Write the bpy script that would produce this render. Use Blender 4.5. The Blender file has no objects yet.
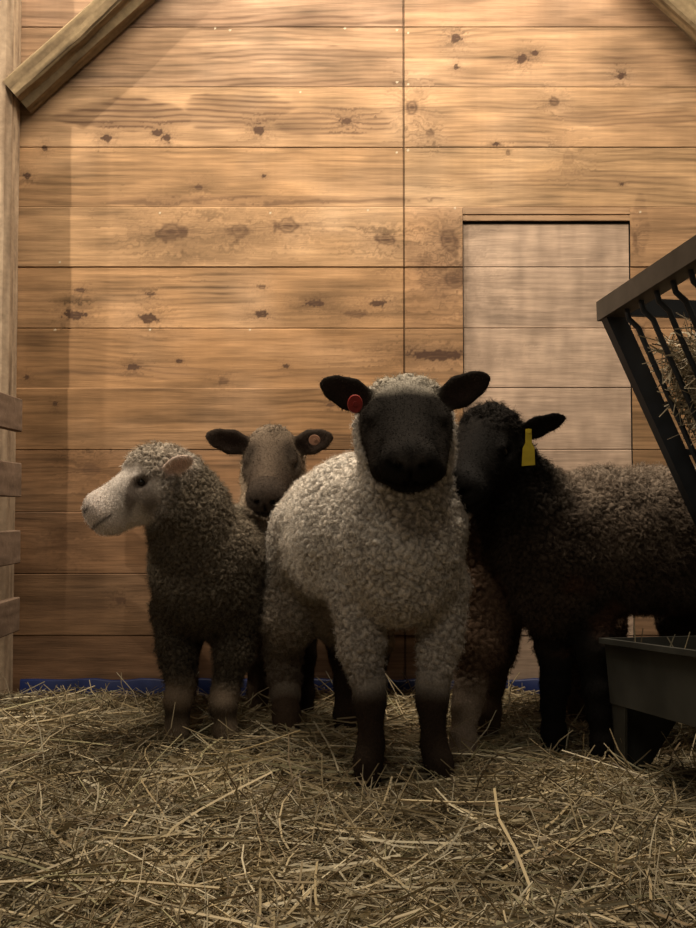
import bpy, bmesh, math, random
import numpy as np
from mathutils import Vector, Matrix, kdtree

random.seed(7)
RNG = np.random.default_rng(11)
SC = bpy.context.scene
COL = SC.collection
F = 1000.0                       # focal length in pixels of the 696x928 frame
PITCH = math.atan(42.0 / F)
CAM = np.array([0.0, 0.0, 0.64])
WALL_Y = 3.5


def at(px, py, Y):
    """point seen at a photo pixel, at world depth Y"""
    d = np.array([(px - 348) / F, 1.0, (464 - py) / F])
    c, s = math.cos(PITCH), math.sin(PITCH)
    d = np.array([d[0], d[1] * c - d[2] * s, d[1] * s + d[2] * c])
    return CAM + d * (Y / d[1])


def V(*a):
    return np.array(a, float)


def unit(v):
    v = np.asarray(v, float)
    return v / np.linalg.norm(v)


# ------------------------------------------------------------------ noise
def _hash(ix, iy, iz, seed):
    n = (ix.astype(np.int64) * 374761393 + iy.astype(np.int64) * 668265263 + iz.astype(np.int64) * 2147483647 + seed * 1274126177) & 0xFFFFFFFF
    n = ((n ^ (n >> 13)) * 1274126177) & 0xFFFFFFFF
    n = n ^ (n >> 16)
    return (n & 0xFFFFFF) / float(0xFFFFFF)


def vnoise(x, y, z=None, seed=0):
    x = np.asarray(x, float); y = np.asarray(y, float)
    z = np.zeros_like(x) if z is None else np.asarray(z, float)
    ix, iy, iz = np.floor(x), np.floor(y), np.floor(z)
    fx, fy, fz = x - ix, y - iy, z - iz
    fx = fx * fx * (3 - 2 * fx); fy = fy * fy * (3 - 2 * fy); fz = fz * fz * (3 - 2 * fz)
    r = 0
    for dx in (0, 1):
        for dy in (0, 1):
            for dz in (0, 1):
                w = (fx if dx else 1 - fx) * (fy if dy else 1 - fy) * (fz if dz else 1 - fz)
                r = r + w * _hash(ix + dx, iy + dy, iz + dz, seed)
    return r


def fbm(x, y, z=None, seed=0, oct=3):
    r = 0; a = 0.5; t = 0
    for o in range(oct):
        r = r + a * vnoise(x * 2 ** o, y * 2 ** o, None if z is None else z * 2 ** o, seed + o * 17)
        t += a; a *= 0.5
    return r / t


def sstep(a, b, x):
    t = np.clip((x - a) / (b - a), 0, 1)
    return t * t * (3 - 2 * t)


# ------------------------------------------------------------------ mesh helpers
def mesh_np(name, verts, quads, smooth=True, col=None):
    me = bpy.data.meshes.new(name)
    verts = np.asarray(verts, np.float32); quads = np.asarray(quads, np.int32)
    k = quads.shape[1]
    me.vertices.add(len(verts)); me.vertices.foreach_set('co', verts.ravel())
    me.loops.add(quads.size); me.loops.foreach_set('vertex_index', quads.ravel())
    me.polygons.add(len(quads))
    me.polygons.foreach_set('loop_start', np.arange(0, quads.size, k, dtype=np.int32))
    me.polygons.foreach_set('loop_total', np.full(len(quads), k, np.int32))
    me.update(calc_edges=True)
    me.polygons.foreach_set('use_smooth', np.full(len(quads), smooth, bool))
    if col is not None:
        set_col(me, col)
    return me


def set_col(me, col):
    a = me.color_attributes.new('Col', 'FLOAT_COLOR', 'POINT')
    c = np.ones((len(col), 4), np.float32); c[:, :3] = col
    a.data.foreach_set('color', c.ravel())


def link(name, me, m=None, parent=None):
    o = bpy.data.objects.new(name, me)
    COL.objects.link(o)
    if m is not None:
        me.materials.append(m)
    if parent is not None:
        o.parent = parent
    return o


def thing(name, label, cat, loc=(0, 0, 0), group=None):
    o = bpy.data.objects.new(name, None)
    COL.objects.link(o); o.location = loc
    o['label'] = label; o['category'] = cat
    if group: o['group'] = group
    o.empty_display_size = 0.1
    return o


def tag(o, label, cat, group=None, kind=None):
    o['label'] = label; o['category'] = cat
    if group: o['group'] = group
    if kind: o['kind'] = kind
    return o


def struct(o):
    o['kind'] = 'structure'
    return o


def strands(cl, rad, sides=2, flat=None, rng=RNG):
    """cl (n,m,3) centre lines, rad (n,m) half widths -> verts, quads, strand index of each vertex"""
    n, m, _ = cl.shape
    t = np.gradient(cl, axis=1)
    t /= np.linalg.norm(t, axis=2, keepdims=True) + 1e-9
    ref = rng.normal(size=(n, 1, 3))
    a = np.cross(t, np.broadcast_to(ref, t.shape)); a /= np.linalg.norm(a, axis=2, keepdims=True) + 1e-9
    b = np.cross(t, a)
    if sides == 2:
        ring = np.stack([cl + a * rad[..., None], cl - a * rad[..., None]], 2)
    else:
        ang = np.arange(sides) * 2 * np.pi / sides
        fl = 1.0 if flat is None else flat
        ring = np.stack([cl + (a * math.cos(g) + b * math.sin(g) * fl) * rad[..., None] for g in ang], 2)
    verts = ring.reshape(-1, 3)
    base = (np.arange(n) * m * sides)[:, None, None] + (np.arange(m - 1) * sides)[None, :, None]
    if sides == 2:
        j = np.array([0]); j2 = np.array([1])
    else:
        j = np.arange(sides); j2 = (j + 1) % sides
    q = np.stack([base + j, base + j2, base + sides + j2, base + sides + j], -1).reshape(-1, 4)
    sid = np.repeat(np.arange(n), m * sides)
    return verts, q, sid


def to_obj(bm, name, m, parent=None, smooth=False, bevel=0.0, seg=2):
    me = bpy.data.meshes.new(name)
    if bevel > 0:
        es = [e for e in bm.edges if len(e.link_faces) == 2 and e.calc_face_angle(0) > 0.6]
        bmesh.ops.bevel(bm, geom=es, offset=bevel, segments=seg, affect='EDGES', profile=0.7)
    bmesh.ops.recalc_face_normals(bm, faces=bm.faces)
    bm.to_mesh(me); bm.free()
    if smooth:
        for p in me.polygons: p.use_smooth = True
    return link(name, me, m, parent)


def prism_between(bm, p0, p1, side, w0, w1, th):
    """a flat bar from p0 to p1: width along side, thickness along the third direction"""
    p0, p1 = V(*p0), V(*p1)
    ax = unit(p1 - p0); side = unit(side - ax * np.dot(side, ax)); n = np.cross(ax, side)
    vs = []
    for p, w in ((p0, w0), (p1, w1)):
        for a, b in ((-1, -1), (1, -1), (1, 1), (-1, 1)):
            vs.append(bm.verts.new(p + side * a * w / 2 + n * b * th / 2))
    for f in ((0, 1, 2, 3), (7, 6, 5, 4), (0, 4, 5, 1), (1, 5, 6, 2), (2, 6, 7, 3), (3, 7, 4, 0)):
        bm.faces.new([vs[i] for i in f])


def tube(bm, pts, r, sides=8):
    pts = [V(*p) for p in pts]
    rings = []
    n = len(pts)
    ref = V(0.3, 0.9, 0.2)
    for i, p in enumerate(pts):
        t = unit(pts[min(i + 1, n - 1)] - pts[max(i - 1, 0)])
        a = unit(np.cross(t, ref)); b = np.cross(t, a)
        rr = r[i] if isinstance(r, (list, tuple)) else r
        rings.append([bm.verts.new(p + (a * math.cos(k * 2 * math.pi / sides) + b * math.sin(k * 2 * math.pi / sides)) * rr) for k in range(sides)])
    for i in range(n - 1):
        for k in range(sides):
            bm.faces.new((rings[i][k], rings[i][(k + 1) % sides], rings[i + 1][(k + 1) % sides], rings[i + 1][k]))
    bm.faces.new(rings[0][::-1]); bm.faces.new(rings[-1])


# ------------------------------------------------------------------ materials
def nt(name):
    m = bpy.data.materials.new(name); m.use_nodes = True
    t = m.node_tree
    return m, t, t.nodes['Principled BSDF']


def mat_attr(name, rough=0.8, spec=0.2, sheen=0.0, noise=None, bump=0.0, translucent=0.0):
    """colour from the mesh's own attribute, broken up by procedural noise"""
    m, t, p = nt(name)
    a = t.nodes.new('ShaderNodeAttribute'); a.attribute_name = 'Col'
    p.inputs['Roughness'].default_value = rough
    p.inputs['Specular IOR Level'].default_value = spec
    if sheen: p.inputs['Sheen Weight'].default_value = sheen; p.inputs['Sheen Roughness'].default_value = 0.5
    src = a.outputs['Color']
    if noise:
        scale, lo, hi = noise
        tc = t.nodes.new('ShaderNodeTexCoord'); mp = t.nodes.new('ShaderNodeMapping')
        mp.inputs['Scale'].default_value = scale
        t.links.new(tc.outputs['Object'], mp.inputs['Vector'])
        n = t.nodes.new('ShaderNodeTexNoise'); n.inputs['Scale'].default_value = 1.0; n.inputs['Detail'].default_value = 4.0
        t.links.new(mp.outputs['Vector'], n.inputs['Vector'])
        r = t.nodes.new('ShaderNodeMapRange'); r.inputs['From Min'].default_value = 0.3; r.inputs['From Max'].default_value = 0.7
        r.inputs['To Min'].default_value = lo; r.inputs['To Max'].default_value = hi
        t.links.new(n.outputs['Fac'], r.inputs['Value'])
        mx = t.nodes.new('ShaderNodeMix'); mx.data_type = 'RGBA'; mx.blend_type = 'MULTIPLY'; mx.inputs[0].default_value = 1.0
        t.links.new(src, mx.inputs[6]); t.links.new(r.outputs['Result'], mx.inputs[7])
        src = mx.outputs[2]
        if bump:
            b = t.nodes.new('ShaderNodeBump'); b.inputs['Strength'].default_value = bump; b.inputs['Distance'].default_value = 0.004
            t.links.new(n.outputs['Fac'], b.inputs['Height']); t.links.new(b.outputs['Normal'], p.inputs['Normal'])
    t.links.new(src, p.inputs['Base Color'])
    return m


def mat_plain(name, col, rough=0.5, spec=0.4, var=0.25, scale=20.0, bump=0.15, metallic=0.0):
    m, t, p = nt(name)
    tc = t.nodes.new('ShaderNodeTexCoord')
    n = t.nodes.new('ShaderNodeTexNoise'); n.inputs['Scale'].default_value = scale; n.inputs['Detail'].default_value = 5.0
    t.links.new(tc.outputs['Object'], n.inputs['Vector'])
    r = t.nodes.new('ShaderNodeValToRGB')
    r.color_ramp.elements[0].position = 0.3; r.color_ramp.elements[1].position = 0.75
    r.color_ramp.elements[0].color = tuple(c * (1 - var) for c in col) + (1,)
    r.color_ramp.elements[1].color = tuple(min(1, c * (1 + var)) for c in col) + (1,)
    t.links.new(n.outputs['Fac'], r.inputs['Fac']); t.links.new(r.outputs['Color'], p.inputs['Base Color'])
    b = t.nodes.new('ShaderNodeBump'); b.inputs['Strength'].default_value = bump; b.inputs['Distance'].default_value = 0.003
    t.links.new(n.outputs['Fac'], b.inputs['Height']); t.links.new(b.outputs['Normal'], p.inputs['Normal'])
    p.inputs['Roughness'].default_value = rough; p.inputs['Specular IOR Level'].default_value = spec
    p.inputs['Metallic'].default_value = metallic
    return m


M_WALL = mat_attr('barn_boards', 0.75, 0.25, noise=((16, 16, 240), 0.90, 1.08), bump=0.2)
M_TIMBER = mat_attr('weathered_timber', 0.85, 0.15, noise=((60, 60, 60), 0.85, 1.12), bump=0.3)
M_BODY = mat_attr('sheep_coat', 0.9, 0.08, noise=((220, 220, 220), 0.75, 1.2), bump=0.4)
M_WOOL = mat_attr('wool_locks', 0.95, 0.05)
M_STRAW = mat_attr('straw_stalks', 0.55, 0.3)
M_METAL = mat_plain('black_painted_steel', (0.018, 0.021, 0.026), 0.5, 0.4, 0.35, 14)
M_RAIL = mat_plain('top_lit_rail_steel', (0.062, 0.052, 0.043), 0.6, 0.35, 0.25, 18)  # lighter than the other steel: light from above put into the colour
M_TROUGH = mat_plain('dusty_black_trough', (0.046, 0.046, 0.040), 0.6, 0.3, 0.55, 6)
M_BLUE = mat_plain('blue_plastic_strip', (0.004, 0.013, 0.075), 0.45, 0.35, 0.3, 9)
M_DIRT = mat_plain('packed_dirt', (0.07, 0.05, 0.03), 0.95, 0.1, 0.4, 12, 0.6)
M_EYE_D = mat_plain('dark_eye', (0.008, 0.006, 0.005), 0.12, 0.6, 0.1, 60, 0.0)
M_HOOF = mat_plain('dark_hoof', (0.02, 0.016, 0.012), 0.6, 0.3, 0.3, 80)
M_RED = mat_plain('red_tag_plastic', (0.26, 0.022, 0.016), 0.5, 0.4, 0.15, 60)
M_YEL = mat_plain('yellow_tag_plastic', (0.55, 0.42, 0.03), 0.5, 0.4, 0.12, 60)
M_ORG = mat_plain('brown_tag_plastic', (0.15, 0.075, 0.045), 0.5, 0.4, 0.15, 60)

# ------------------------------------------------------------------ the wall
WS = WALL_Y / F                    # metres per photo pixel on the wall (nearly)


def wall_px(X, Z):
    """wall point -> photo pixel, to lay knots and joints where the boards have them"""
    d = np.stack([X, np.full_like(X, WALL_Y), Z - CAM[2]], -1)
    c, s = math.cos(PITCH), math.sin(PITCH)
    y2 = d[..., 1] * c + d[..., 2] * s
    z2 = -d[..., 1] * s + d[..., 2] * c
    return 348 + F * d[..., 0] / y2, 464 - F * z2 / y2


def zw(py):
    return at(348, py, WALL_Y)[2]


def xw(px, py=350):
    return at(px, py, WALL_Y)[0]


BOARD_PY = [-210, -150, -92, -34, 27, 87, 147, 207, 267, 328, 388, 450, 512, 574, 636, 700]
BOARD_Z = np.array([zw(p) for p in BOARD_PY])[::-1]
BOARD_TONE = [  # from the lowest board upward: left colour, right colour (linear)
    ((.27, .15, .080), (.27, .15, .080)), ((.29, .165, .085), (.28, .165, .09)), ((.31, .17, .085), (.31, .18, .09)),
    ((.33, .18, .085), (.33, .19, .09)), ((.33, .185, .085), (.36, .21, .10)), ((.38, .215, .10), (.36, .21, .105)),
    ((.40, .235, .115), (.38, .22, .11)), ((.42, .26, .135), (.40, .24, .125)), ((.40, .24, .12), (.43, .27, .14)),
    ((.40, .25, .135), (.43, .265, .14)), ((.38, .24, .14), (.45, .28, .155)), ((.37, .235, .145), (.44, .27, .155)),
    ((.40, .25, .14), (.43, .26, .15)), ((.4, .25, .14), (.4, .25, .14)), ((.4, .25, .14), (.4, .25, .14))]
KNOTS = [  # px, py, radius px, strength, stretch
    (107, 138, 3.2, 1, 1.3), (158, 133, 3, 1, 1.3), (167, 138, 3, .9, 1.2), (259, 130, 4, 1, 1.2), (347, 121, 3.5, .9, 1.3),
    (45, 148, 2.5, .8, 1), (27, 176, 3, .9, 1), (264, 176, 1.6, .9, 1.2), (199, 187, 3, .6, 1.2), (172, 232, 8, .8, 1.8),
    (239, 230, 7, .65, 1.4), (288, 226, 7, .75, 1.6), (386, 240, 5, .8, 2.2), (80, 290, 2.2, .7, 2), (75, 315, 4, .9, 2),
    (150, 294, 2, .7, 2), (148, 318, 4, .9, 2), (262, 287, 2, .6, 2), (261, 314, 3, .85, 2), (314, 303, 2.6, .8, 3),
    (378, 303, 2.5, .8, 3), (356, 314, 3, .5, 4), (133, 367, 3, .9, 1.6), (179, 361, 2, .9, 1.4), (286, 366, 1.8, .8, 1.5),
    (27, 377, 2.2, .8, 1), (223, 381, 3, .5, 1.4), (456, 37, 3.6, .9, 1.1), (522, 59, 3.4, 1.1, 1.2), (535, 53, 2.6, 1, 1.2),
    (456, 67, 2.2, .8, 1.2), (621, 76, 3, 1, 1), (554, 101, 4, .6, 1.3), (412, 107, 8, .8, .8), (496, 144, 1.8, .9, 1.6),
    (508, 152, 2.5, .5, .8), (568, 157, 6, .4, 1), (622, 184, 1.4, .8, 1.3), (448, 240, 9, .75, .9), (455, 281, 9, .75, 1.4),
    (439, 355, 4, .9, 6), (635, 240, 6, .6, .4), (420, 262, 6, .35, 2.2), (90, 470, 6, .5, 1.4), (60, 545, 5, .35, 2),
    (120, 600, 3, .6, 1.5), (180, 655, 3, .5, 1.5), (430, 133, 4, .5, 1), (640, 330, 4, .5, 1), (55, 404, 2.2, .7, 1), (330, 405, 2, .7, 1.5)]
STAINS = [  # centre, half size, strength
    (130, 115, 80, 17, .55), (235, 112, 70, 18, .45), (330, 122, 75, 16, .42), (250, 22, 150, 8, .35), (300, 55, 110, 7, .3), (230, 200, 210, 6, .35),
    (620, 118, 90, 9, .28), (440, 270, 26, 30, .3), (640, 225, 10, 40, .25), (560, 178, 120, 9, .2), (130, 372, 110, 7, .25),
    (300, 82, 130, 5, .35), (430, 45, 30, 6, .2), (70, 610, 40, 15, .2), (640, 60, 60, 6, .2), (320, 375, 70, 8, .2)]
NAILS = [(397, 30), (397, 82), (408, 33), (408, 84), (75, 28), (215, 28), (300, 92), (160, 213), (270, 213), (368, 210), (60, 262),
         (455, 208), (640, 212), (408, 150), (397, 152), (230, 30), (345, 28), (55, 330), (150, 330), (250, 330)]


def wood_colour(X, Z, tone, seed):
    """horizontal boards: growth grain bent around knots, stains, nail heads"""
    px, py = wall_px(X, Z)
    bi = np.clip(np.searchsorted(BOARD_Z, Z) - 1, 0, len(BOARD_TONE) - 1)
    v = py.copy(); u = px + bi * 913.0
    ln0 = .5 + .5 * np.sin((py + 14 * fbm(px * .03, py * .05, seed=seed + 31)) * 2.1)
    dark = np.zeros_like(px); ring = np.zeros_like(px)
    for (kx, ky, r, s, st) in KNOTS:
        m = (np.abs(px - kx) < r * st * 9) & (np.abs(py - ky) < r * 7)
        if not m.any(): continue
        dx = (px[m] - kx) / st; dy = py[m] - ky
        rr = np.sqrt(dx * dx + dy * dy) / r
        wob = fbm(px[m] * 1.3 / r, py[m] * 1.3 / r, seed=5 + int(kx)) * 1.3 + .35
        rr = rr * wob
        v[m] += np.sign(dy) * r * 2.2 * np.exp(-rr * rr / 5.0) * (1 - np.exp(-np.abs(dy) * 1.2 / r))
        dark[m] = np.maximum(dark[m], s * ((.78 if r < 5 else .55) * np.exp(-((rr - .8) / (.32 if r < 5 else .2)) ** 2) + (.42 if r < 5 else .26) * (.5 + ln0[m]) * (1 - sstep(.5, .9, rr)) + .22 * np.exp(-rr * rr / 5) + .45 * np.exp(-(dy / (.32 * r)) ** 2 - np.abs(dx) / (1.5 * r))))
        ring[m] += s * .55 * np.exp(-rr * rr / 9) * (0.5 + .5 * np.sin(rr * 7.5))
    g1 = fbm(u * .010, v * .30, seed=seed + 1, oct=4)
    g2 = fbm(u * .030, v * .95, seed=seed + 2, oct=3)
    g3 = fbm(u * .02, v * .07, seed=seed + 3, oct=3)
    wave = .5 + .5 * np.sin((v + 9 * fbm(u * .008, v * .12, seed=seed + 9)) * 1.35)
    f = 1.0 + (g1 - .5) * .62 + (g2 - .5) * .30 + (g3 - .5) * .95 + (wave - .5) * .09
    wr = 30 * fbm(u * .0042, v * .016 + bi * 7.3, seed=seed + 21, oct=2) + 5 * fbm(u * .02, v * .07, seed=seed + 22)
    ln = (.5 + .5 * np.sin((v + wr) * 1.15)) ** 2.5
    lm = sstep(.36, .66, fbm(u * .006, v * .022 + bi * 3.1, seed=seed + 23))
    f -= ln * (.05 + .22 * lm)
    st_t = np.zeros_like(px)
    for (sx, sy, wx, wy, s) in STAINS:
        q = ((px - sx) / wx) ** 2 + ((py - sy) / wy) ** 2
        q = q * (.30 + 1.5 * fbm(px * .03, py * .11, seed=33))
        st_t = np.maximum(st_t, 1.5 * s * (1 - sstep(.6, 1.05, q)) * (.62 + .75 * (ln - .3) + .9 * (g1 - .45)))
    # water marks: vertical faint bleaching, saw marks
    blo = fbm(px * .012, py * .02, seed=71, oct=3)
    f *= 1 + (blo - .5) * .75
    f *= 1 + (vnoise(px * .33, py * .012, seed=90) - .5) * .045
    c = tone * f[..., None]
    sat = (blo[..., None] - .5) * .5
    grey = c.mean(-1, keepdims=True)
    c = c * (1 - np.clip(sat, 0, .5)) + grey * V(1.06, 1.0, .9) * np.clip(sat, 0, .5)
    k = np.clip(dark + ring * .5, 0, .95)[..., None]
    c = c * (1 - k) + V(.075, .040, .026) * k
    s_ = np.clip(st_t, 0, .9)[..., None]
    c = c * (1 - s_) + V(.12, .068, .042) * s_
    for (nx_, ny_) in NAILS:
        m = (px - nx_) ** 2 + (py - ny_) ** 2 < 1.0
        c[m] = V(.62, .55, .42)
    return c


SEAM_X = [xw(404.3)]
DOOR = (xw(463.5), xw(631.5), zw(208))       # left, right, top of the opening


def board_panel(name, x0, x1, z0, z1, step, depth_y, colour_fn, board_z, seams):
    nx = int((x1 - x0) / step) + 1; nz = int((z1 - z0) / step) + 1
    xs = np.linspace(x0, x1, nx); zs = np.linspace(z0, z1, nz)
    # snap grid rows on the joints so that every joint is one crisp row
    X, Z = np.meshgrid(xs, zs, indexing='ij')
    Y = np.full_like(X, depth_y)
    bi = np.searchsorted(board_z, Z)
    cup = (_hash(bi, bi * 3, bi * 7, 5) - .5) * .004
    Y += cup + (fbm(X * 1.3, Z * 9, seed=3) - .5) * .003
    gap = np.zeros_like(X)
    for b in board_z:
        i = np.argmin(np.abs(zs - b)); amp = .5 + .5 * vnoise(xs * 2.3, np.full_like(xs, b * 50), seed=8)
        gap[:, i] = np.maximum(gap[:, i], amp * .66)
    for s in seams:
        i = np.argmin(np.abs(xs - s)); gap[i - 0:i + 2, :] = 1.0
    Y += gap * .005
    C = colour_fn(X, Z)
    C = C * (1 - .55 * gap[..., None])
    idx = np.arange(nx * nz).reshape(nx, nz)
    q = np.stack([idx[:-1, :-1], idx[1:, :-1], idx[1:, 1:], idx[:-1, 1:]], -1)
    return X, Y, Z, C, q


def wall_colour(X, Z):
    bi = np.clip(np.searchsorted(BOARD_Z, Z) - 1, 0, len(BOARD_TONE) - 1)
    T = np.array(BOARD_TONE) * V(1.0, 1.02, 1.08) * np.interp(np.arange(len(BOARD_TONE)), [0, 3, 6, 9, 11, 12, 14], [.66, .76, 1.02, 1.02, .88, .74, .66])[:, None, None]  # top and bottom board tones lowered to shape the wall's light falloff
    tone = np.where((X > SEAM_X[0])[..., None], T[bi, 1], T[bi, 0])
    return wood_colour(X, Z, tone, 100)


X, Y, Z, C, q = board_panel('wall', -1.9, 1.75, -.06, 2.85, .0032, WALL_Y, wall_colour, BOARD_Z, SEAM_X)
qc = q.reshape(-1, 4)
fx = X.ravel()[qc].mean(1); fz = Z.ravel()[qc].mean(1)
keep = ~((fx > DOOR[0]) & (fx < DOOR[1]) & (fz < DOOR[2]))
verts = np.stack([X, Y, Z], -1).reshape(-1, 3)
nv = len(verts)
# a back sheet closes the wall's thickness
back = np.array([(-1.9, WALL_Y + .06, -.06), (1.75, WALL_Y + .06, -.06), (1.75, WALL_Y + .06, 2.85), (-1.9, WALL_Y + .06, 2.85)])
verts = np.vstack([verts, back])
quads = np.vstack([qc[keep], np.array([[nv + 3, nv + 2, nv + 1, nv]])])
cols = np.vstack([C.reshape(-1, 3), np.full((4, 3), .1)])
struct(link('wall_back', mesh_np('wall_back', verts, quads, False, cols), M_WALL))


# the pale hatch door in the wall, of its own boards
def door_colour(X, Z):
    px, py = wall_px(X, Z)
    c = wood_colour(X, Z, np.broadcast_to(V(.46, .335, .25), X.shape + (3,)), 400)
    c = c * .5 + V(.46, .345, .265) * .5
    g = fbm(px * .03, py * .35, seed=55, oct=4); h = fbm(px * .1, py * .02, seed=57, oct=3)
    k = np.clip((g - .5) * .45 + (h - .5) * .45 + (fbm(px * .06, py * .05, seed=58) - .5) * .6, -.35, .35)[..., None]
    c = c * (1 + k * .8)
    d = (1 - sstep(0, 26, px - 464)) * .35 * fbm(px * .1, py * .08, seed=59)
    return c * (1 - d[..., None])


DOOR_PY = [267, 328, 388, 450, 512, 574, 636]
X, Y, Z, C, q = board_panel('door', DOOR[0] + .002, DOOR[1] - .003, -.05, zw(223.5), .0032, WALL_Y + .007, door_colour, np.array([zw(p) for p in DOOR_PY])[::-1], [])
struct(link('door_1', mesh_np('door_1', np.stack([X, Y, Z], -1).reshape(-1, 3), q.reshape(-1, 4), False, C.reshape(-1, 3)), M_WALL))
# head strips over the hatch
X, Y, Z, C, q = board_panel('trim', DOOR[0], DOOR[1], zw(220.5), zw(207.5), .0032, WALL_Y - .002,
                            lambda X, Z: wood_colour(X, Z, np.broadcast_to(V(.34, .215, .125), X.shape + (3,)), 700), np.array([zw(214.5)]), [])
n0 = X.shape[0] * X.shape[1]
v = np.stack([X, Y, Z], -1).reshape(-1, 3)
lo = np.arange(X.shape[0]) * X.shape[1]
# fold the lower edge back so the strip has a soffit
v2 = v[lo] + V(0, .03, 0)
q2 = np.stack([lo[1:], lo[:-1], n0 + np.arange(len(lo) - 1), n0 + 1 + np.arange(len(lo) - 1)], -1)
struct(link('trim_1', mesh_np('trim_1', np.vstack([v, v2]), np.vstack([q.reshape(-1, 4), q2]), False, np.vstack([C.reshape(-1, 3), C.reshape(-1, 3)[lo] * .4])), M_WALL))

# blue plastic strip along the foot of the wall
bm = bmesh.new()
nseg = 60
prev = None
for i in range(nseg + 1):
    x = -1.13 + i * (2.0 + 1.13) / nseg
    top = zw(678.0) + .004 * math.sin(i * 1.7) * (1 if i > 3 else .3)
    row = [bm.verts.new((x, WALL_Y - y_, z_)) for y_, z_ in ((.030 + .004 * math.sin(i * .9), -.06), (.028 + .004 * math.sin(i * 1.3), top - .006), (.020, top), (.008, top - .004), (.008, -.06))]
    if prev:
        for k in range(4):
            bm.faces.new((prev[k], row[k], row[k + 1], prev[k + 1]))
    prev = row
struct(to_obj(bm, 'baseboard_back', M_BLUE, smooth=True))


# ------------------------------------------------------------------ timbers
def timber(name, p0, p1, side, w, th, tones, seed, wane=None, parent=None, step=.012, chamfer=.006, rough=.004):
    """a sawn timber along p0-p1, w along `side`, th along the third axis; grain runs with its length"""
    p0, p1 = V(*p0), V(*p1)
    L = np.linalg.norm(p1 - p0); ax = (p1 - p0) / L
    side = unit(side - ax * np.dot(side, ax)); nn = np.cross(ax, side)
    prof = []                                      # cross-section, walked round
    c = chamfer
    def edge(a, b):
        n = max(2, int(np.linalg.norm(V(*b) - V(*a)) / step))
        for i in range(n): prof.append(V(*a) + (V(*b) - V(*a)) * i / n)
    a, b = w / 2, th / 2
    pts = [(-a + c, -b), (a - c, -b), (a, -b + c), (a, b - c), (a - c, b), (-a + c, b), (-a, b - c), (-a, -b + c)]
    for i in range(8): edge(pts[i], pts[(i + 1) % 8])
    prof = np.array(prof); m = len(prof)
    n = max(3, int(L / step)); ts = np.linspace(0, L, n)
    U, S = np.meshgrid(ts, np.arange(m), indexing='ij')
    A = prof[:, 0][None, :] + 0 * U; B = prof[:, 1][None, :] + 0 * U
    nz = fbm(U * 3 + seed, A * 40 + B * 31, seed=seed, oct=3) - .5
    sc = 1 + nz * rough / max(a, b) * 2
    A = A * sc; B = B * sc
    if wane is not None:
        A, B = wane(U, A, B)
    P = p0 + ax * U[..., None] + side * A[..., None] + nn * B[..., None]
    g = fbm(U * 6 + seed * 3.1, (prof[:, 0] * 150 + prof[:, 1] * 97)[None, :] + 0 * U + 3 * fbm(U * 5, S * .1, seed=seed + 4), seed=seed + 1, oct=4)
    h = fbm(U * 3, (prof[:, 0] * 22 + prof[:, 1] * 18)[None, :] + 0 * U, seed=seed + 2)
    t = np.clip(.5 + (g - .5) * 1.5 + (h - .5) * .8, 0, 1)[..., None]
    col = V(*tones[0]) * (1 - t) + V(*tones[1]) * t
    ck = sstep(.70, .80, fbm(U * 2.5, (prof[:, 0] * 90 + prof[:, 1] * 77)[None, :] + 0 * U, seed=seed + 6))[..., None]
    col = col * (1 - .6 * ck)
    idx = np.arange(n * m).reshape(n, m)
    q = np.stack([idx[:-1], np.roll(idx[:-1], -1, 1), np.roll(idx[1:], -1, 1), idx[1:]], -1).reshape(-1, 4)
    vs = P.reshape(-1, 3); cs = col.reshape(-1, 3)
    c0, c1 = len(vs), len(vs) + 1
    vs = np.vstack([vs, P[0].mean(0), P[-1].mean(0)]); cs = np.vstack([cs, cs[:m].mean(0), cs[-m:].mean(0)])
    k = np.arange(m); k2 = (k + 1) % m
    e0 = np.stack([np.full(m, c0), k2, k, np.full(m, c0)], -1)[:, :3]
    e1 = np.stack([np.full(m, c1), (n - 1) * m + k, (n - 1) * m + k2], -1)
    me = bpy.data.meshes.new(name)
    faces = q.tolist() + e0.tolist() + e1.tolist()
    me.from_pydata(vs.tolist(), [], faces)
    for p_ in me.polygons: p_.use_smooth = False
    set_col(me, cs)
    return link(name, me, M_TIMBER, parent)


GREY_T = ((.085, .060, .038), (.26, .195, .125))
PALE_T = ((.19, .135, .092), (.46, .355, .255))
# left corner post
pr = at(18, 400, 3.495)[0]
xc = (at(-14, 400, 3.45)[0] + pr) / 2
o = timber('timber_post', (xc, 3.435, -.06), (xc, 3.435, 3.1), V(1, 0, 0), pr - at(-14, 400, 3.45)[0], .12, PALE_T, 3, chamfer=.018, rough=.003)
tag(o, 'pale sawn timber corner post standing at the left edge against the board wall', 'post')


def brace_wane(U, A, B):
    lowcut = np.clip(.016 + .018 * fbm(U * 5, U * 0 + 2, seed=13), 0, .05)
    m = (A > A.max() - .045) & (B < 0)
    A = np.where(m, A - lowcut, A)
    return A, B


def brace(pa, pb, w, seed, flip):
    a = at(pa[0], pa[1], 3.40); b = at(pb[0], pb[1], 3.40)
    d = b - a
    side = V(-d[2], 0, d[0]); side = unit(side)
    if side[2] > 0: side = -side                  # +side points to the lower edge
    a[1] = b[1] = 3.43
    return timber('timber_brace', a, b, side, w, .12, ((.10, .07, .042), (.31, .235, .14)), seed, wane=brace_wane, chamfer=.008, rough=.004)


o = brace((14, 94), (196, -70), .098, 21, False)
tag(o, 'weathered diagonal timber brace rising from the left corner post', 'brace')
o = brace((776, 82), (602, -72), .125, 37, True)
tag(o, 'weathered diagonal timber brace at the upper right corner of the wall', 'brace')

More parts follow.
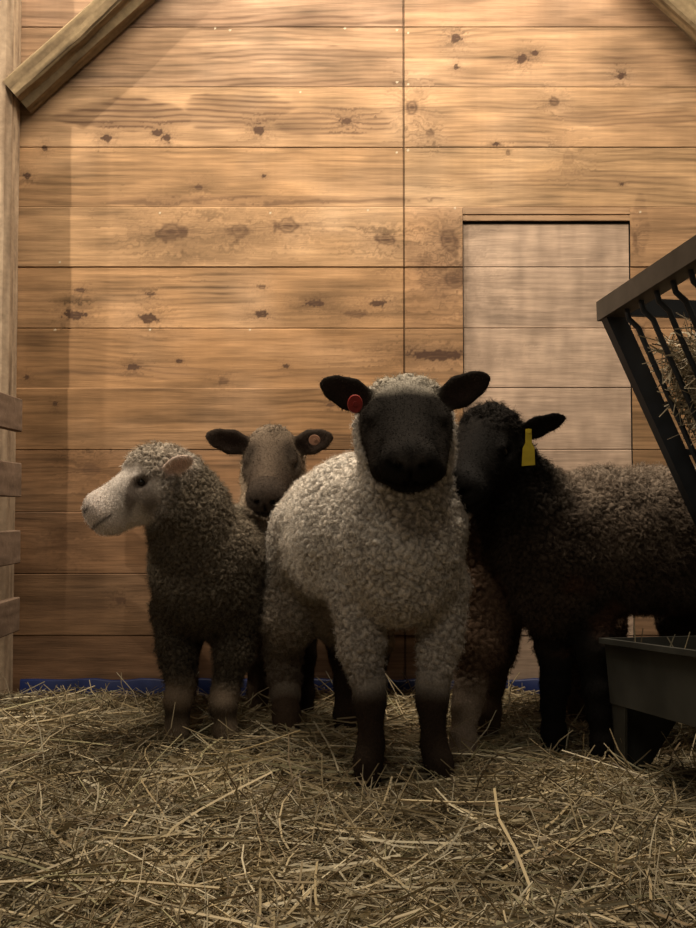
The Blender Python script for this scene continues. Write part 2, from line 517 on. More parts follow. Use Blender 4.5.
# slatted side fence, seen end-on at the left edge
fence = thing('wooden_fence', 'grey wooden board fence along the left edge of the pen', 'fence', (-1.10, 2.4, 0))
def child(o, parent):
    o.parent = parent
    o.matrix_parent_inverse = Matrix.Translation(-Vector(parent.location))
    return o
FB_T = ((.105, .072, .052), (.25, .18, .135))
for i, (y0, y1) in enumerate(((399, 432), (463, 497), (530, 563), (597, 631))):
    z0 = at(22, y1, 3.30)[2]; z1 = at(22, y0, 3.30)[2]
    xb = at(22, 450, 3.30)[0] - .0135
    b = timber('rail', (xb, 3.30, (z0 + z1) / 2), (xb, 1.2, (z0 + z1) / 2 + (0.004 if i < 2 else -.003)), V(0, 0, 1), z1 - z0, .026, FB_T, 50 + i * 5, chamfer=.003, rough=.002, step=.014)
    child(b, fence)
for yy in (2.95, 1.35):
    b = timber('post', (-1.10 - .085, yy, -.06), (-1.10 - .085, yy, 1.12), V(1, 0, 0), .085, .085, FB_T, 80 + int(yy * 10), chamfer=.005, step=.014)
    child(b, fence)

# ------------------------------------------------------------------ floor and straw
bm = bmesh.new()
vs = [bm.verts.new(p) for p in ((-2.3, -.5, -.07), (2.0, -.5, -.07), (2.0, WALL_Y + .06, -.07), (-2.3, WALL_Y + .06, -.07))]
bm.faces.new(vs)
struct(to_obj(bm, 'floor', M_DIRT))


def ground(x, y):
    h = (fbm(x * 2.2, y * 2.2, seed=41, oct=3) - .5) * .060
    h = h + (fbm(x * 9, y * 9, seed=42, oct=2) - .5) * .02
    h = h - .012
    return h * (1 - .6 * sstep(3.2, 3.5, y))


def straw_colours(n, rng, dark=1.0):
    base = np.array([(.50, .405, .255), (.42, .335, .20), (.58, .50, .35), (.33, .255, .15), (.22, .16, .095), (.46, .40, .28), (.38, .34, .20)])
    p = np.array([.24, .22, .13, .17, .10, .08, .06])
    c = base[rng.choice(len(base), n, p=p)]
    return c * V(.90, .92, .92) * rng.uniform(.62, 1.18, (n, 1)) * dark


def straw_lines(n, rng, xy, z, length, tilt, m=4, bend=.25):
    az = rng.uniform(0, 2 * np.pi, n)
    d = np.stack([np.cos(az) * np.cos(tilt), np.sin(az) * np.cos(tilt), np.sin(tilt)], -1)
    s = np.linspace(-.5, .5, m)
    cl = np.stack([xy[:, 0], xy[:, 1], z], -1)[:, None, :] + d[:, None, :] * (s[None, :, None] * length[:, None, None])
    kink = rng.normal(size=(n, 1, 3)) * V(1, 1, .45)
    cl = cl + kink * (s[None, :, None] ** 2) * (length[:, None, None] * bend)
    k2 = rng.normal(size=(n, 1, 3)) * V(1, 1, .2)
    cl = cl + k2 * (s[None, :, None] ** 3) * (length[:, None, None] * bend * 1.4)
    return cl


rs = np.random.default_rng(5)
parts_v, parts_q, parts_c = [], [], []
off = 0
def add_part(v, q, c):
    global off
    parts_v.append(v); parts_q.append(q + off); parts_c.append(c); off += len(v)

# the matted bed itself
nx, ny = 230, 190
xs = np.linspace(-2.0, 1.7, nx); ys = np.linspace(.4, WALL_Y - .034, ny)
X, Y = np.meshgrid(xs, ys, indexing='ij')
Zg = ground(X, Y) - .016 + (rs.random(X.shape) - .5) * .014
idx = np.arange(nx * ny).reshape(nx, ny)
q = np.stack([idx[:-1, :-1], idx[1:, :-1], idx[1:, 1:], idx[:-1, 1:]], -1).reshape(-1, 4)
c = np.array([.115, .082, .042]) * (.45 + .9 * rs.random((nx * ny, 1)))
add_part(np.stack([X, Y, Zg], -1).reshape(-1, 3), q, c)
# loose stalks, by depth band
for n, y0, y1, rad, lmin, lmax in ((17000, .55, 1.5, .0016, .04, .24), (32000, 1.3, 2.2, .0016, .04, .25), (36000, 2.0, 3.44, .0017, .04, .25)):
    y = rs.uniform(y0, y1, n)
    x = rs.uniform(-1, 1, n) * (.36 * y + .45) + .05
    ln = lmin + (lmax - lmin) * rs.beta(1.3, 2.2, n)
    tl = rs.normal(0, .13, n)
    up = rs.random(n) < .035
    tl[up] = rs.uniform(.3, .95, up.sum())
    z = ground(x, y) + rs.uniform(-.018, .020, n) + np.abs(np.sin(tl)) * ln * .38
    ok = (y + ln * .5 < WALL_Y - .04) | (np.abs(rs.normal(size=n)) > 9)
    x, y, z, ln, tl = x[ok], y[ok], z[ok], ln[ok], tl[ok]
    n = len(x)
    cl = straw_lines(n, rs, np.stack([x, y], -1), z, ln, tl)
    cl[..., 1] = np.minimum(cl[..., 1], WALL_Y - .036)
    r = rad * rs.uniform(.45, 1.25, n)[:, None] * np.array([.8, 1, 1, .75])[None, :]
    v, q, sid = strands(cl, r, 3, None, rs)
    patch = .30 + 1.15 * fbm(x * 3.4, y * 3.4, seed=77, oct=3)
    c = straw_colours(n, rs) * patch[:, None]
    add_part(v, q, c[sid])
# long bright stalks lying on top
n = 900
y = rs.uniform(.9, 3.3, n) ; x = rs.uniform(-1, 1, n) * (.37 * y + .2)
ln = rs.uniform(.16, .38, n); tl = rs.normal(.02, .10, n)
cl = straw_lines(n, rs, np.stack([x, y], -1), ground(x, y) + .024 + np.abs(np.sin(tl)) * ln * .4, ln, tl, 5, .3)
cl[..., 1] = np.minimum(cl[..., 1], WALL_Y - .036)
v, q, sid = strands(cl, np.full((n, 5), .0023) * rs.uniform(.7, 1.25, (n, 1)), 3, None, rs)
add_part(v, q, (straw_colours(n, rs) * 1.22)[sid])
# chaff: flat broken leaf blades
n = 5000
y = rs.uniform(.7, 3.4, n); x = rs.uniform(-1, 1, n) * (.37 * y + .3)
ln = rs.uniform(.02, .09, n)
cl = straw_lines(n, rs, np.stack([x, y], -1), ground(x, y) + rs.uniform(.0, .022, n), ln, rs.normal(0, .3, n), 3, .3)
v, q, sid = strands(cl, np.full((n, 3), .0035) * rs.uniform(.6, 1.6, (n, 1)), 2, None, rs)
add_part(v, q, (straw_colours(n, rs) * 1.1)[sid])
me = mesh_np('straw_bedding', np.vstack(parts_v), np.vstack(parts_q), False, np.vstack(parts_c))
tag(link('straw_bedding', me, M_STRAW), 'loose golden straw bedding covering the whole pen floor', 'straw', kind='stuff')


# ------------------------------------------------------------------ implicit surfaces for the animals
class Blob:
    def __init__(self):
        self.p = []

    def cap(self, p0, p1, r0, r1, col, wool, k=.03, side=None, s=1.0):
        self.p.append(('c', V(*p0), V(*p1), r0, r1, None if side is None else V(*side), s, np.array(col, float), float(wool), k, 1))

    def chain(self, pts, col, wool, k=.03, side=None, s=1.0):
        for (p0, r0), (p1, r1) in zip(pts[:-1], pts[1:]):
            self.cap(p0, p1, r0, r1, col, wool, k, side, s)

    def ell(self, c, axes, rad, col, wool, k=.02, sub=False):
        self.p.append(('e', V(*c), np.array(axes, float), np.array(rad, float), np.array(col, float), float(wool), k, -1 if sub else 1))

    @staticmethod
    def dist(pr, P):
        if pr[0] == 'c':
            _, a, b, r0, r1, side, s = pr[:7]
            ab = b - a; q = P - a
            if side is not None:
                n = side - ab * (np.dot(side, ab) / (np.dot(ab, ab) + 1e-12)); n = n / np.linalg.norm(n)
                qn = q @ n
                q = q + (qn * (1 / s - 1))[..., None] * n
            h = np.clip((q @ ab) / (np.dot(ab, ab) + 1e-12), 0, 1)
            d = np.linalg.norm(q - h[..., None] * ab, axis=-1) - (r0 + (r1 - r0) * h)
            return d * (min(1.0, s) ** .5)
        _, c, ax, rad = pr[:4]
        q = (P - c) @ ax.T
        k0 = np.linalg.norm(q / rad, axis=-1); k1 = np.linalg.norm(q / rad ** 2, axis=-1) + 1e-9
        return k0 * (k0 - 1) / k1

    @staticmethod
    def bbox(pr):
        if pr[0] == 'c':
            R = max(pr[3], pr[4]) * max(1, pr[6])
            return np.minimum(pr[1], pr[2]) - R, np.maximum(pr[1], pr[2]) + R
        R = pr[3].max()
        return pr[1] - R, pr[1] + R

    def grid(self, h):
        lo = np.min([self.bbox(p)[0] for p in self.p], 0) - .03
        hi = np.max([self.bbox(p)[1] for p in self.p], 0) + .03
        n = np.ceil((hi - lo) / h).astype(int) + 1
        g = np.full(n, 1.0, np.float32)
        for pr in self.p:
            k, sg = pr[-2], pr[-1]
            b0, b1 = self.bbox(pr)
            i0 = np.maximum(np.floor((b0 - k - .025 - lo) / h).astype(int), 0)
            i1 = np.minimum(np.ceil((b1 + k + .025 - lo) / h).astype(int) + 1, n)
            ax = [lo[i] + h * np.arange(i0[i], i1[i]) for i in range(3)]
            P = np.stack(np.meshgrid(*ax, indexing='ij'), -1)
            d = self.dist(pr, P)
            sl = tuple(slice(i0[i], i1[i]) for i in range(3))
            a = g[sl]
            if sg > 0:
                t = np.clip(.5 + .5 * (a - d) / k, 0, 1)
                g[sl] = a * (1 - t) + d * t - k * t * (1 - t)
            else:
                t = np.clip(.5 - .5 * (a + d) / k, 0, 1)
                g[sl] = a * (1 - t) - d * t + k * t * (1 - t)
        return g, lo

    def attrs(self, P):
        a = np.full(len(P), 1.0); col = np.zeros((len(P), 3)); wool = np.zeros(len(P))
        for pr in self.p:
            k, sg = pr[-2], pr[-1]
            d = self.dist(pr, P)
            if sg > 0:
                t = np.clip(.5 + .5 * (a - d) / k, 0, 1); a = a * (1 - t) + d * t - k * t * (1 - t)
            else:
                t = np.clip(.5 - .5 * (a + d) / k, 0, 1); a = a * (1 - t) - d * t + k * t * (1 - t)
            col = col * (1 - t[:, None]) + pr[-4] * t[:, None]; wool = wool * (1 - t) + pr[-3] * t
        return col, wool


def surface_nets(g, lo, h):
    ins = g < 0
    n = np.array(g.shape)
    cnt = np.zeros(n - 1, np.int8)
    corners = [(i, j, k) for i in (0, 1) for j in (0, 1) for k in (0, 1)]
    sl = lambda c: tuple(slice(c[i], n[i] - 1 + c[i]) for i in range(3))
    for c in corners: cnt += ins[sl(c)]
    act = (cnt > 0) & (cnt < 8)
    ci = np.argwhere(act)
    vid = np.full(n - 1, -1, np.int64); vid[act] = np.arange(len(ci))
    acc = np.zeros((len(ci), 3)); w = np.zeros(len(ci))
    for c in corners:
        for a in range(3):
            if c[a] == 1: continue
            d = list(c); d[a] = 1
            i0 = ci + np.array(c); i1 = ci + np.array(d)
            v0 = g[i0[:, 0], i0[:, 1], i0[:, 2]]; v1 = g[i1[:, 0], i1[:, 1], i1[:, 2]]
            m = (v0 < 0) != (v1 < 0)
            t = np.where(m, v0 / np.where(m, v0 - v1, 1), 0)
            p = i0 + 0.0; p[:, a] += t
            acc += p * m[:, None]; w += m
    verts = lo + h * acc / w[:, None]
    quads = []
    for a in range(3):
        b, c = (a + 1) % 3, (a + 2) % 3
        s0 = [slice(0, n[i] - 1) for i in range(3)]; s1 = [slice(0, n[i] - 1) for i in range(3)]
        s1[a] = slice(1, n[a]); 
        A = ins[tuple(s0)]; B = ins[tuple(s1)]
        e = np.argwhere(A != B)
        e = e[(e[:, b] > 0) & (e[:, c] > 0)]
        flip = ins[e[:, 0], e[:, 1], e[:, 2]]
        ob = np.zeros(3, int); ob[b] = 1; oc = np.zeros(3, int); oc[c] = 1
        get = lambda x: vid[x[:, 0], x[:, 1], x[:, 2]]
        qd = np.stack([get(e - ob - oc), get(e - oc), get(e), get(e - ob)], -1)
        qd[~flip] = qd[~flip][:, ::-1]
        quads.append(qd)
    q = np.vstack(quads)
    return verts, q[(q >= 0).all(1)]


def vnormals(v, q):
    n = np.cross(v[q[:, 2]] - v[q[:, 0]], v[q[:, 3]] - v[q[:, 1]])
    vn = np.zeros_like(v)
    for i in range(4): np.add.at(vn, q[:, i], n)
    return vn / (np.linalg.norm(vn, axis=1, keepdims=True) + 1e-12), n


def smooth_mesh(v, q, it, lam=.5):
    e = np.vstack([q[:, [0, 1]], q[:, [1, 2]], q[:, [2, 3]], q[:, [3, 0]]])
    deg = np.bincount(e.ravel(), minlength=len(v)).astype(float)
    for _ in range(it):
        s = np.zeros_like(v)
        for i in range(3):
            s[:, i] = np.bincount(e[:, 0], v[e[:, 1], i], len(v)) + np.bincount(e[:, 1], v[e[:, 0], i], len(v))
        v = v + lam * (s / deg[:, None] - v)
    return v


# hoof: two claws, made once
def hoof_mesh():
    b = Blob()
    for s in (-1, 1):
        b.cap((s * .015, .004, .004), (s * .013, -.016, .004), .017, .013, (0, 0, 0), 0, .004)
        b.cap((s * .013, .004, .028), (s * .012, -.002, .03), .015, .012, (0, 0, 0), 0, .006)
    g, lo = b.grid(.004)
    v, q = surface_nets(g, lo, .004)
    v[:, 2] = np.maximum(v[:, 2], -.008)
    return mesh_np('hoof', v, q, True)


HOOF = hoof_mesh(); HOOF.materials.append(M_HOOF)


def eye_mesh(r):
    bm = bmesh.new()
    bmesh.ops.create_uvsphere(bm, u_segments=16, v_segments=10, radius=r)
    me = bpy.data.meshes.new('eye'); bm.to_mesh(me); bm.free()
    for p in me.polygons: p.use_smooth = True
    me.materials.append(M_EYE_D)
    return me


EYE = eye_mesh(.0098)


class Head:
    """head frame: origin at the poll, f toward the muzzle, u out of the forehead, r to the side"""
    def __init__(self, poll, f, up, s=1.0, lat=1.0, fl=1.0):
        self.fl = fl
        self.o = V(*poll); self.f = unit(f); self.r = unit(np.cross(self.f, V(*up))); self.u = np.cross(self.r, self.f)
        self.s = s; self.lat = lat

    def __call__(self, r, f, u):
        s = self.s
        return self.o + self.r * (r * s * self.lat) + self.f * (f * s * self.fl) + self.u * (u * s)

    def ax(self):
        return np.array([self.r, self.f, self.u])


def add_head(b, H, face, muzz, crown, cheekw=None, crown_wool=1.0, crown_r=1.0):
    s, la = H.s, H.lat
    A = H.ax()
    sd = H.r
    b.ell(H(0, .035, -.05), A, (.060 * s * la, .08 * s, .062 * s), face, 0, .03)
    b.cap(H(0, .05, -.052), H(0, .205, -.058), .058 * s, .041 * s, face, 0, .035, sd, la)
    b.cap(H(0, .05, -.020), H(0, .215, -.036), .030 * s, .023 * s, face, 0, .025, sd, la * 1.05)       # nose bridge
    b.ell(H(0, .218, -.058), A, (.043 * s * la, .036 * s, .041 * s), muzz, 0, .035)
    b.ell(H(0, .205, -.090), A, (.032 * s * la, .036 * s, .022 * s), muzz, 0, .02)                   # lower lip, chin
    b.cap(H(0, .055, -.088), H(0, .185, -.086), .050 * s, .030 * s, face, 0, .035, sd, la * 1.0)           # jaw
    for q in (-1, 1):
        b.ell(H(q * .037, .075, -.066), A, (.030 * s * la, .045 * s, .036 * s), face, 0, .02)        # cheek
        b.cap(H(q * .036, .045, -.012), H(q * .056, .085, -.026), .017 * s, .012 * s, face, 0, .018)    # brow
        b.ell(H(q * .066, .080, -.040), A, (.014 * s, .017 * s, .012 * s), tuple(.4 * c for c in face), 0, .010, True)   # eye socket
        b.ell(H(q * .017, .252, -.040), A, (.0065 * s, .010 * s, .0055 * s), tuple(.18 * c for c in muzz), 0, .006, True)  # nostril
        b.cap(H(q * .004, .258, -.074), H(q * .036, .205, -.076), .003 * s, .003 * s, tuple(.3 * c for c in muzz), 0, .004)
        b.p[-1] = b.p[-1][:-1] + (-1,)                                                           # mouth slit
    b.ell(H(0, .258, -.058), A, (.003 * s, .008 * s, .014 * s), tuple(.3 * c for c in muzz), 0, .005, True)
    b.ell(H(0, .006, -.012), A, (.052 * s * la * crown_r, .052 * s * crown_r, .036 * s * crown_r), crown, crown_wool, .03)


def add_ear(b, base, tip, front, w, col, inner):
    """leaf-shaped ear from base to tip; `front` is where its hollow faces"""
    base, tip = V(*base), V(*tip)
    d = tip - base; n = unit(V(*front) - d * np.dot(front, d) / np.dot(d, d))
    b.chain([(base - d * .12, w * .48), (base + d * .16, w * .66), (base + d * .46, w), (base + d * .78, w * .72), (base + d * 1.0 - unit(d) * w * .28, w * .28)], col, 0, .012, n, .26)
    L = np.linalg.norm(d)
    ax = np.array([unit(d), np.cross(n, unit(d)), n])
    b.ell(base + d * .48 + n * w * .34, ax, (L * .44, w * .74, w * .30), inner, 0, .008, True)


def add_leg(b, pts, wool_n, wcol, scol, k=.03, side=None):
    """pts: (point, radius) from the trunk to the foot; the first wool_n spans wear fleece"""
    for i in range(len(pts) - 1):
        w = i < wool_n
        b.cap(pts[i][0], pts[i + 1][0], pts[i][1], pts[i + 1][1], wcol if w else scol, 1.0 if w else 0.0, k if i < 2 else .02)


def fit_sheep(name, label, b, H, feet, eyes, wool_p, seed, h=.0040):
    """grow the skin, raise the wool into locks, then comb strands over it"""
    rng = np.random.default_rng(seed)
    g, lo = b.grid(h)
    v, q = surface_nets(g, lo, h)
    v = smooth_mesh(v, q, 2, .45)
    col, wool = b.attrs(v)
    jit = fbm(v[:, 0] * 30, v[:, 1] * 30, v[:, 2] * 30, seed=seed) - .5
    wool = sstep(.35, .75, wool + jit * .5)
    vn, fn = vnormals(v, q)
    # coarse lumps of the coat
    lump = fbm(v[:, 0] * 11, v[:, 1] * 11, v[:, 2] * 11, seed=seed + 1, oct=2) - .5
    v = v + vn * (lump * wool_p.get('lump', .02) * wool)[:, None]
    vn, fn = vnormals(v, q)
    # lock centres: thinned random points on the woolly skin
    R = wool_p['cell']
    cand = rng.permutation(np.where(wool > .3)[0])
    cell = {}
    cen = []
    for i in cand:
        key = tuple(np.floor(v[i] / R).astype(int))
        if key in cell: continue
        ok = True
        for dx in (-1, 0, 1):
            for dy in (-1, 0, 1):
                for dz in (-1, 0, 1):
                    j = cell.get((key[0] + dx, key[1] + dy, key[2] + dz))
                    if j is not None and ((v[j] - v[i]) ** 2).sum() < (.72 * R) ** 2: ok = False
        if ok: cell[key] = i; cen.append(i)
    cen = np.array(cen)
    kd = kdtree.KDTree(len(cen))
    cp = v[cen]
    warp = np.stack([fbm(v[:, 0] * 60, v[:, 1] * 60, v[:, 2] * 60, seed=seed + 5 + i, oct=2) - .5 for i in range(3)], -1) * R * wool_p.get('warp', 1.1)
    for i, p in enumerate(cp): kd.insert(p, i)
    kd.balance()
    f1 = np.full(len(v), R); f2 = np.full(len(v), 2 * R); own = np.zeros(len(v), int)
    for i in np.where(wool > .02)[0]:
        r = kd.find_n(v[i] + warp[i], 2)
        if len(r) == 2:
            f1[i] = r[0][2]; f2[i] = r[1][2]; own[i] = r[0][1]
    crease = sstep(0, .42, (f2 - f1) / R)
    lockamp = rng.uniform(.55, 1.25, len(cen))
    v = v + vn * (wool * wool_p['amp'] * (crease * lockamp[own] - .35))[:, None]
    tone = rng.uniform(.86, 1.12, len(cen))
    mott = 1 + (fbm(v[:, 0] * 7, v[:, 1] * 7, v[:, 2] * 7, seed=seed + 8, oct=3) - .5) * wool_p.get('mottle', .5)
    shade = (wool_p.get('deep', .45) + (1 - wool_p.get('deep', .45)) * crease) * tone[own]  # creases between locks darkened in the colour, on top of their real shade
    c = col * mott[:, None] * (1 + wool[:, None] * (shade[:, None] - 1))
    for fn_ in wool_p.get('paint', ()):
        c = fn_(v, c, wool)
    Ph = v - H.o
    hf, hu, hr_ = Ph @ H.f / H.s / H.fl, Ph @ H.u / H.s, np.abs(Ph @ H.r) / H.s / H.lat
    mo = np.exp(-((hu + .083 - (.262 - hf) * .12) / .0045) ** 2) * sstep(.185, .20, hf) * (hr_ < .06) * .85
    no = np.exp(-(((hf - .247) / .010) ** 2 + ((hu + .046 - (hr_ - .018) * .6) / .0065) ** 2)) * (hr_ > .006) * (hr_ < .05) * .9
    mk = np.clip(np.maximum(mo, no), 0, .9)[:, None]
    c = c * (1 - mk) + c * .12 * mk
    root_loc = np.array([v[:, 0].mean(), v[:, 1].mean(), 0.0])
    root = thing(name, label, 'sheep', tuple(root_loc))
    me = mesh_np('body', v - root_loc, q, True, np.clip(c, 0, 1))
    link('body', me, M_BODY, root)
    # strands
    vn, fn = vnormals(v, q)
    area = .5 * np.linalg.norm(fn, axis=1)
    fw = wool[q].mean(1) * (1 + 0 * area)
    n = wool_p['n']
    fi = rng.choice(len(q), n, p=(area * fw) / (area * fw).sum())
    w4 = rng.dirichlet(np.ones(4), n)
    P = (v[q[fi]] * w4[..., None]).sum(1)
    N = (vn[q[fi]] * w4[..., None]).sum(1); N /= np.linalg.norm(N, axis=1, keepdims=True)
    W = fw[fi]
    k1 = q[fi][np.arange(n), w4.argmax(1)]
    ow = own[k1]
    L = wool_p['len'] * rng.uniform(.5, 1.25, n) * (.45 + .55 * W)
    comb = np.array(wool_p.get('comb', (0, 0, -1.0)))
    lockdir = rng.normal(size=(len(cen), 3)) * wool_p.get('twist', .5)
    D = N * wool_p.get('lift', .8) + comb * wool_p.get('droop', .5) + lockdir[ow] + rng.normal(size=(n, 3)) * wool_p.get('fuzz', .25)
    D = D - N * np.minimum((D * N).sum(1, keepdims=True) - .15, 0)
    D /= np.linalg.norm(D, axis=1, keepdims=True)
    m = 5
    s = np.linspace(0, 1, m)
    T = np.cross(D, N); T /= np.linalg.norm(T, axis=1, keepdims=True) + 1e-9
    tipc = cp[ow] + vn[cen][ow] * (L[:, None] * .9)
    ph = rng.uniform(0, 6.28, len(cen))[ow] + rng.normal(0, .5, n)
    cur = wool_p.get('curl', .2)
    cl = P[:, None, :] + D[:, None, :] * (L[:, None, None] * s[None, :, None])
    cl = cl + (tipc - P)[:, None, :] * (wool_p.get('clump', .35) * (s[None, :, None] ** 1.5)) * np.clip(.03 / (np.linalg.norm(tipc - P, axis=1) + 1e-6), 0, 1)[:, None, None]
    cl = cl + T[:, None, :] * (np.sin(ph[:, None] + s[None, :] * 7) * cur * L[:, None] * (s[None, :]))[..., None]
    cl[..., :] -= N[:, None, :] * .003
    rad = np.full((n, m), wool_p.get('rad', .0007)) * np.array([1, 1, .9, .75, .4])[None, :] * rng.uniform(.7, 1.3, (n, 1))
    vv, qq, sid = strands(cl, rad, 2, None, rng)
    sc = c[k1] * rng.uniform(.8, 1.25, (n, 1)) * wool_p.get('tip', 1.15)
    me = mesh_np('fleece', vv - root_loc, qq, True, np.clip(sc[sid], 0, 1))
    link('fleece', me, M_WOOL, root)
    # short hair over the bare face, ears and legs
    n = wool_p.get('nh', 26000)
    fb = np.clip(1 - wool[q].mean(1) * 1.3, 0, 1) * (v[q].mean(1)[:, 2] > .03)
    fi = rng.choice(len(q), n, p=(area * fb) / (area * fb).sum())
    w4 = rng.dirichlet(np.ones(4), n)
    P = (v[q[fi]] * w4[..., None]).sum(1); N = (vn[q[fi]] * w4[..., None]).sum(1)
    onhead = (np.linalg.norm(P - H(0, .1, -.05), axis=1) < .24 * H.s)[:, None]
    flow = np.where(onhead, -H.f * .6 + V(0, 0, -.5), V(0, 0, -1.0))
    D = N * .55 + flow * .8 + rng.normal(size=(n, 3)) * .25
    D -= N * np.minimum((D * N).sum(1, keepdims=True) - .12, 0); D /= np.linalg.norm(D, axis=1, keepdims=True)
    L = wool_p.get('hair', .007) * rng.uniform(.5, 1.3, n)
    s = np.linspace(0, 1, 3)
    cl = P[:, None] - N[:, None] * .001 + D[:, None] * (L[:, None, None] * s[None, :, None]) + V(0, 0, -1) * (L[:, None, None] * .25 * s[None, :, None] ** 2)
    vv, qq, sid = strands(cl, np.full((n, 3), .00042) * np.array([1, .9, .35])[None], 2, None, rng)
    k1 = q[fi][np.arange(n), w4.argmax(1)]
    sc = c[k1] * rng.uniform(.75, 1.3, (n, 1))
    link('short_hair', mesh_np('short_hair', vv - root_loc, qq, True, np.clip(sc[sid], 0, 1)), M_WOOL, root)
    for (p, yaw) in feet:
        o = bpy.data.objects.new('hoof', HOOF); COL.objects.link(o); o.parent = root
        o.location = Vector(p - root_loc); o.rotation_euler = (0, 0, yaw)
    for e in eyes:
        o = bpy.data.objects.new('eye', EYE); COL.objects.link(o); o.parent = root
        o.location = Vector(e - root_loc)
        o.scale = (H.s,) * 3
    return root, root_loc


def eyes_of(H, which=(-1, 1)):
    return [H(q * .0535, .080, -.040) for q in which]


def foot_at(px, py, Y, z=-.004):
    p = at(px, py, Y); p[2] = z
    return p


def tag_disc(root, rl, c, normal, r, th, m, name='ear_tag', label=None, sx=1.0, sy=1.0, tail=None):
    """button ear tag: a bevelled disc with a stud in the middle"""
    n = unit(normal); a = unit(np.cross(n, V(0, 0, 1))); b = np.cross(a, n)
    bm = bmesh.new()
    N = 20
    for (rr, z0, z1) in ((r, 0, th), (r * .3, th, th * 1.8)):
        lo = [bm.verts.new(c - rl + (a * math.cos(k * 2 * math.pi / N) * sx + b * math.sin(k * 2 * math.pi / N) * sy) * rr + n * z0) for k in range(N)]
        hi = [bm.verts.new(c - rl + (a * math.cos(k * 2 * math.pi / N) * sx + b * math.sin(k * 2 * math.pi / N) * sy) * rr * .92 + n * z1) for k in range(N)]
        for k in range(N): bm.faces.new((lo[k], lo[(k + 1) % N], hi[(k + 1) % N], hi[k]))
        bm.faces.new(hi); bm.faces.new(lo[::-1])
    o = to_obj(bm, name, m, root)
    if label: o['label'] = label
    return o


# ================================================================== the white sheep in front
CREAM = (.68, .625, .56); CREAM_D = (.46, .40, .33)
BLACKF = (.013, .011, .0095); BRNLEG = (.040, .027, .020)


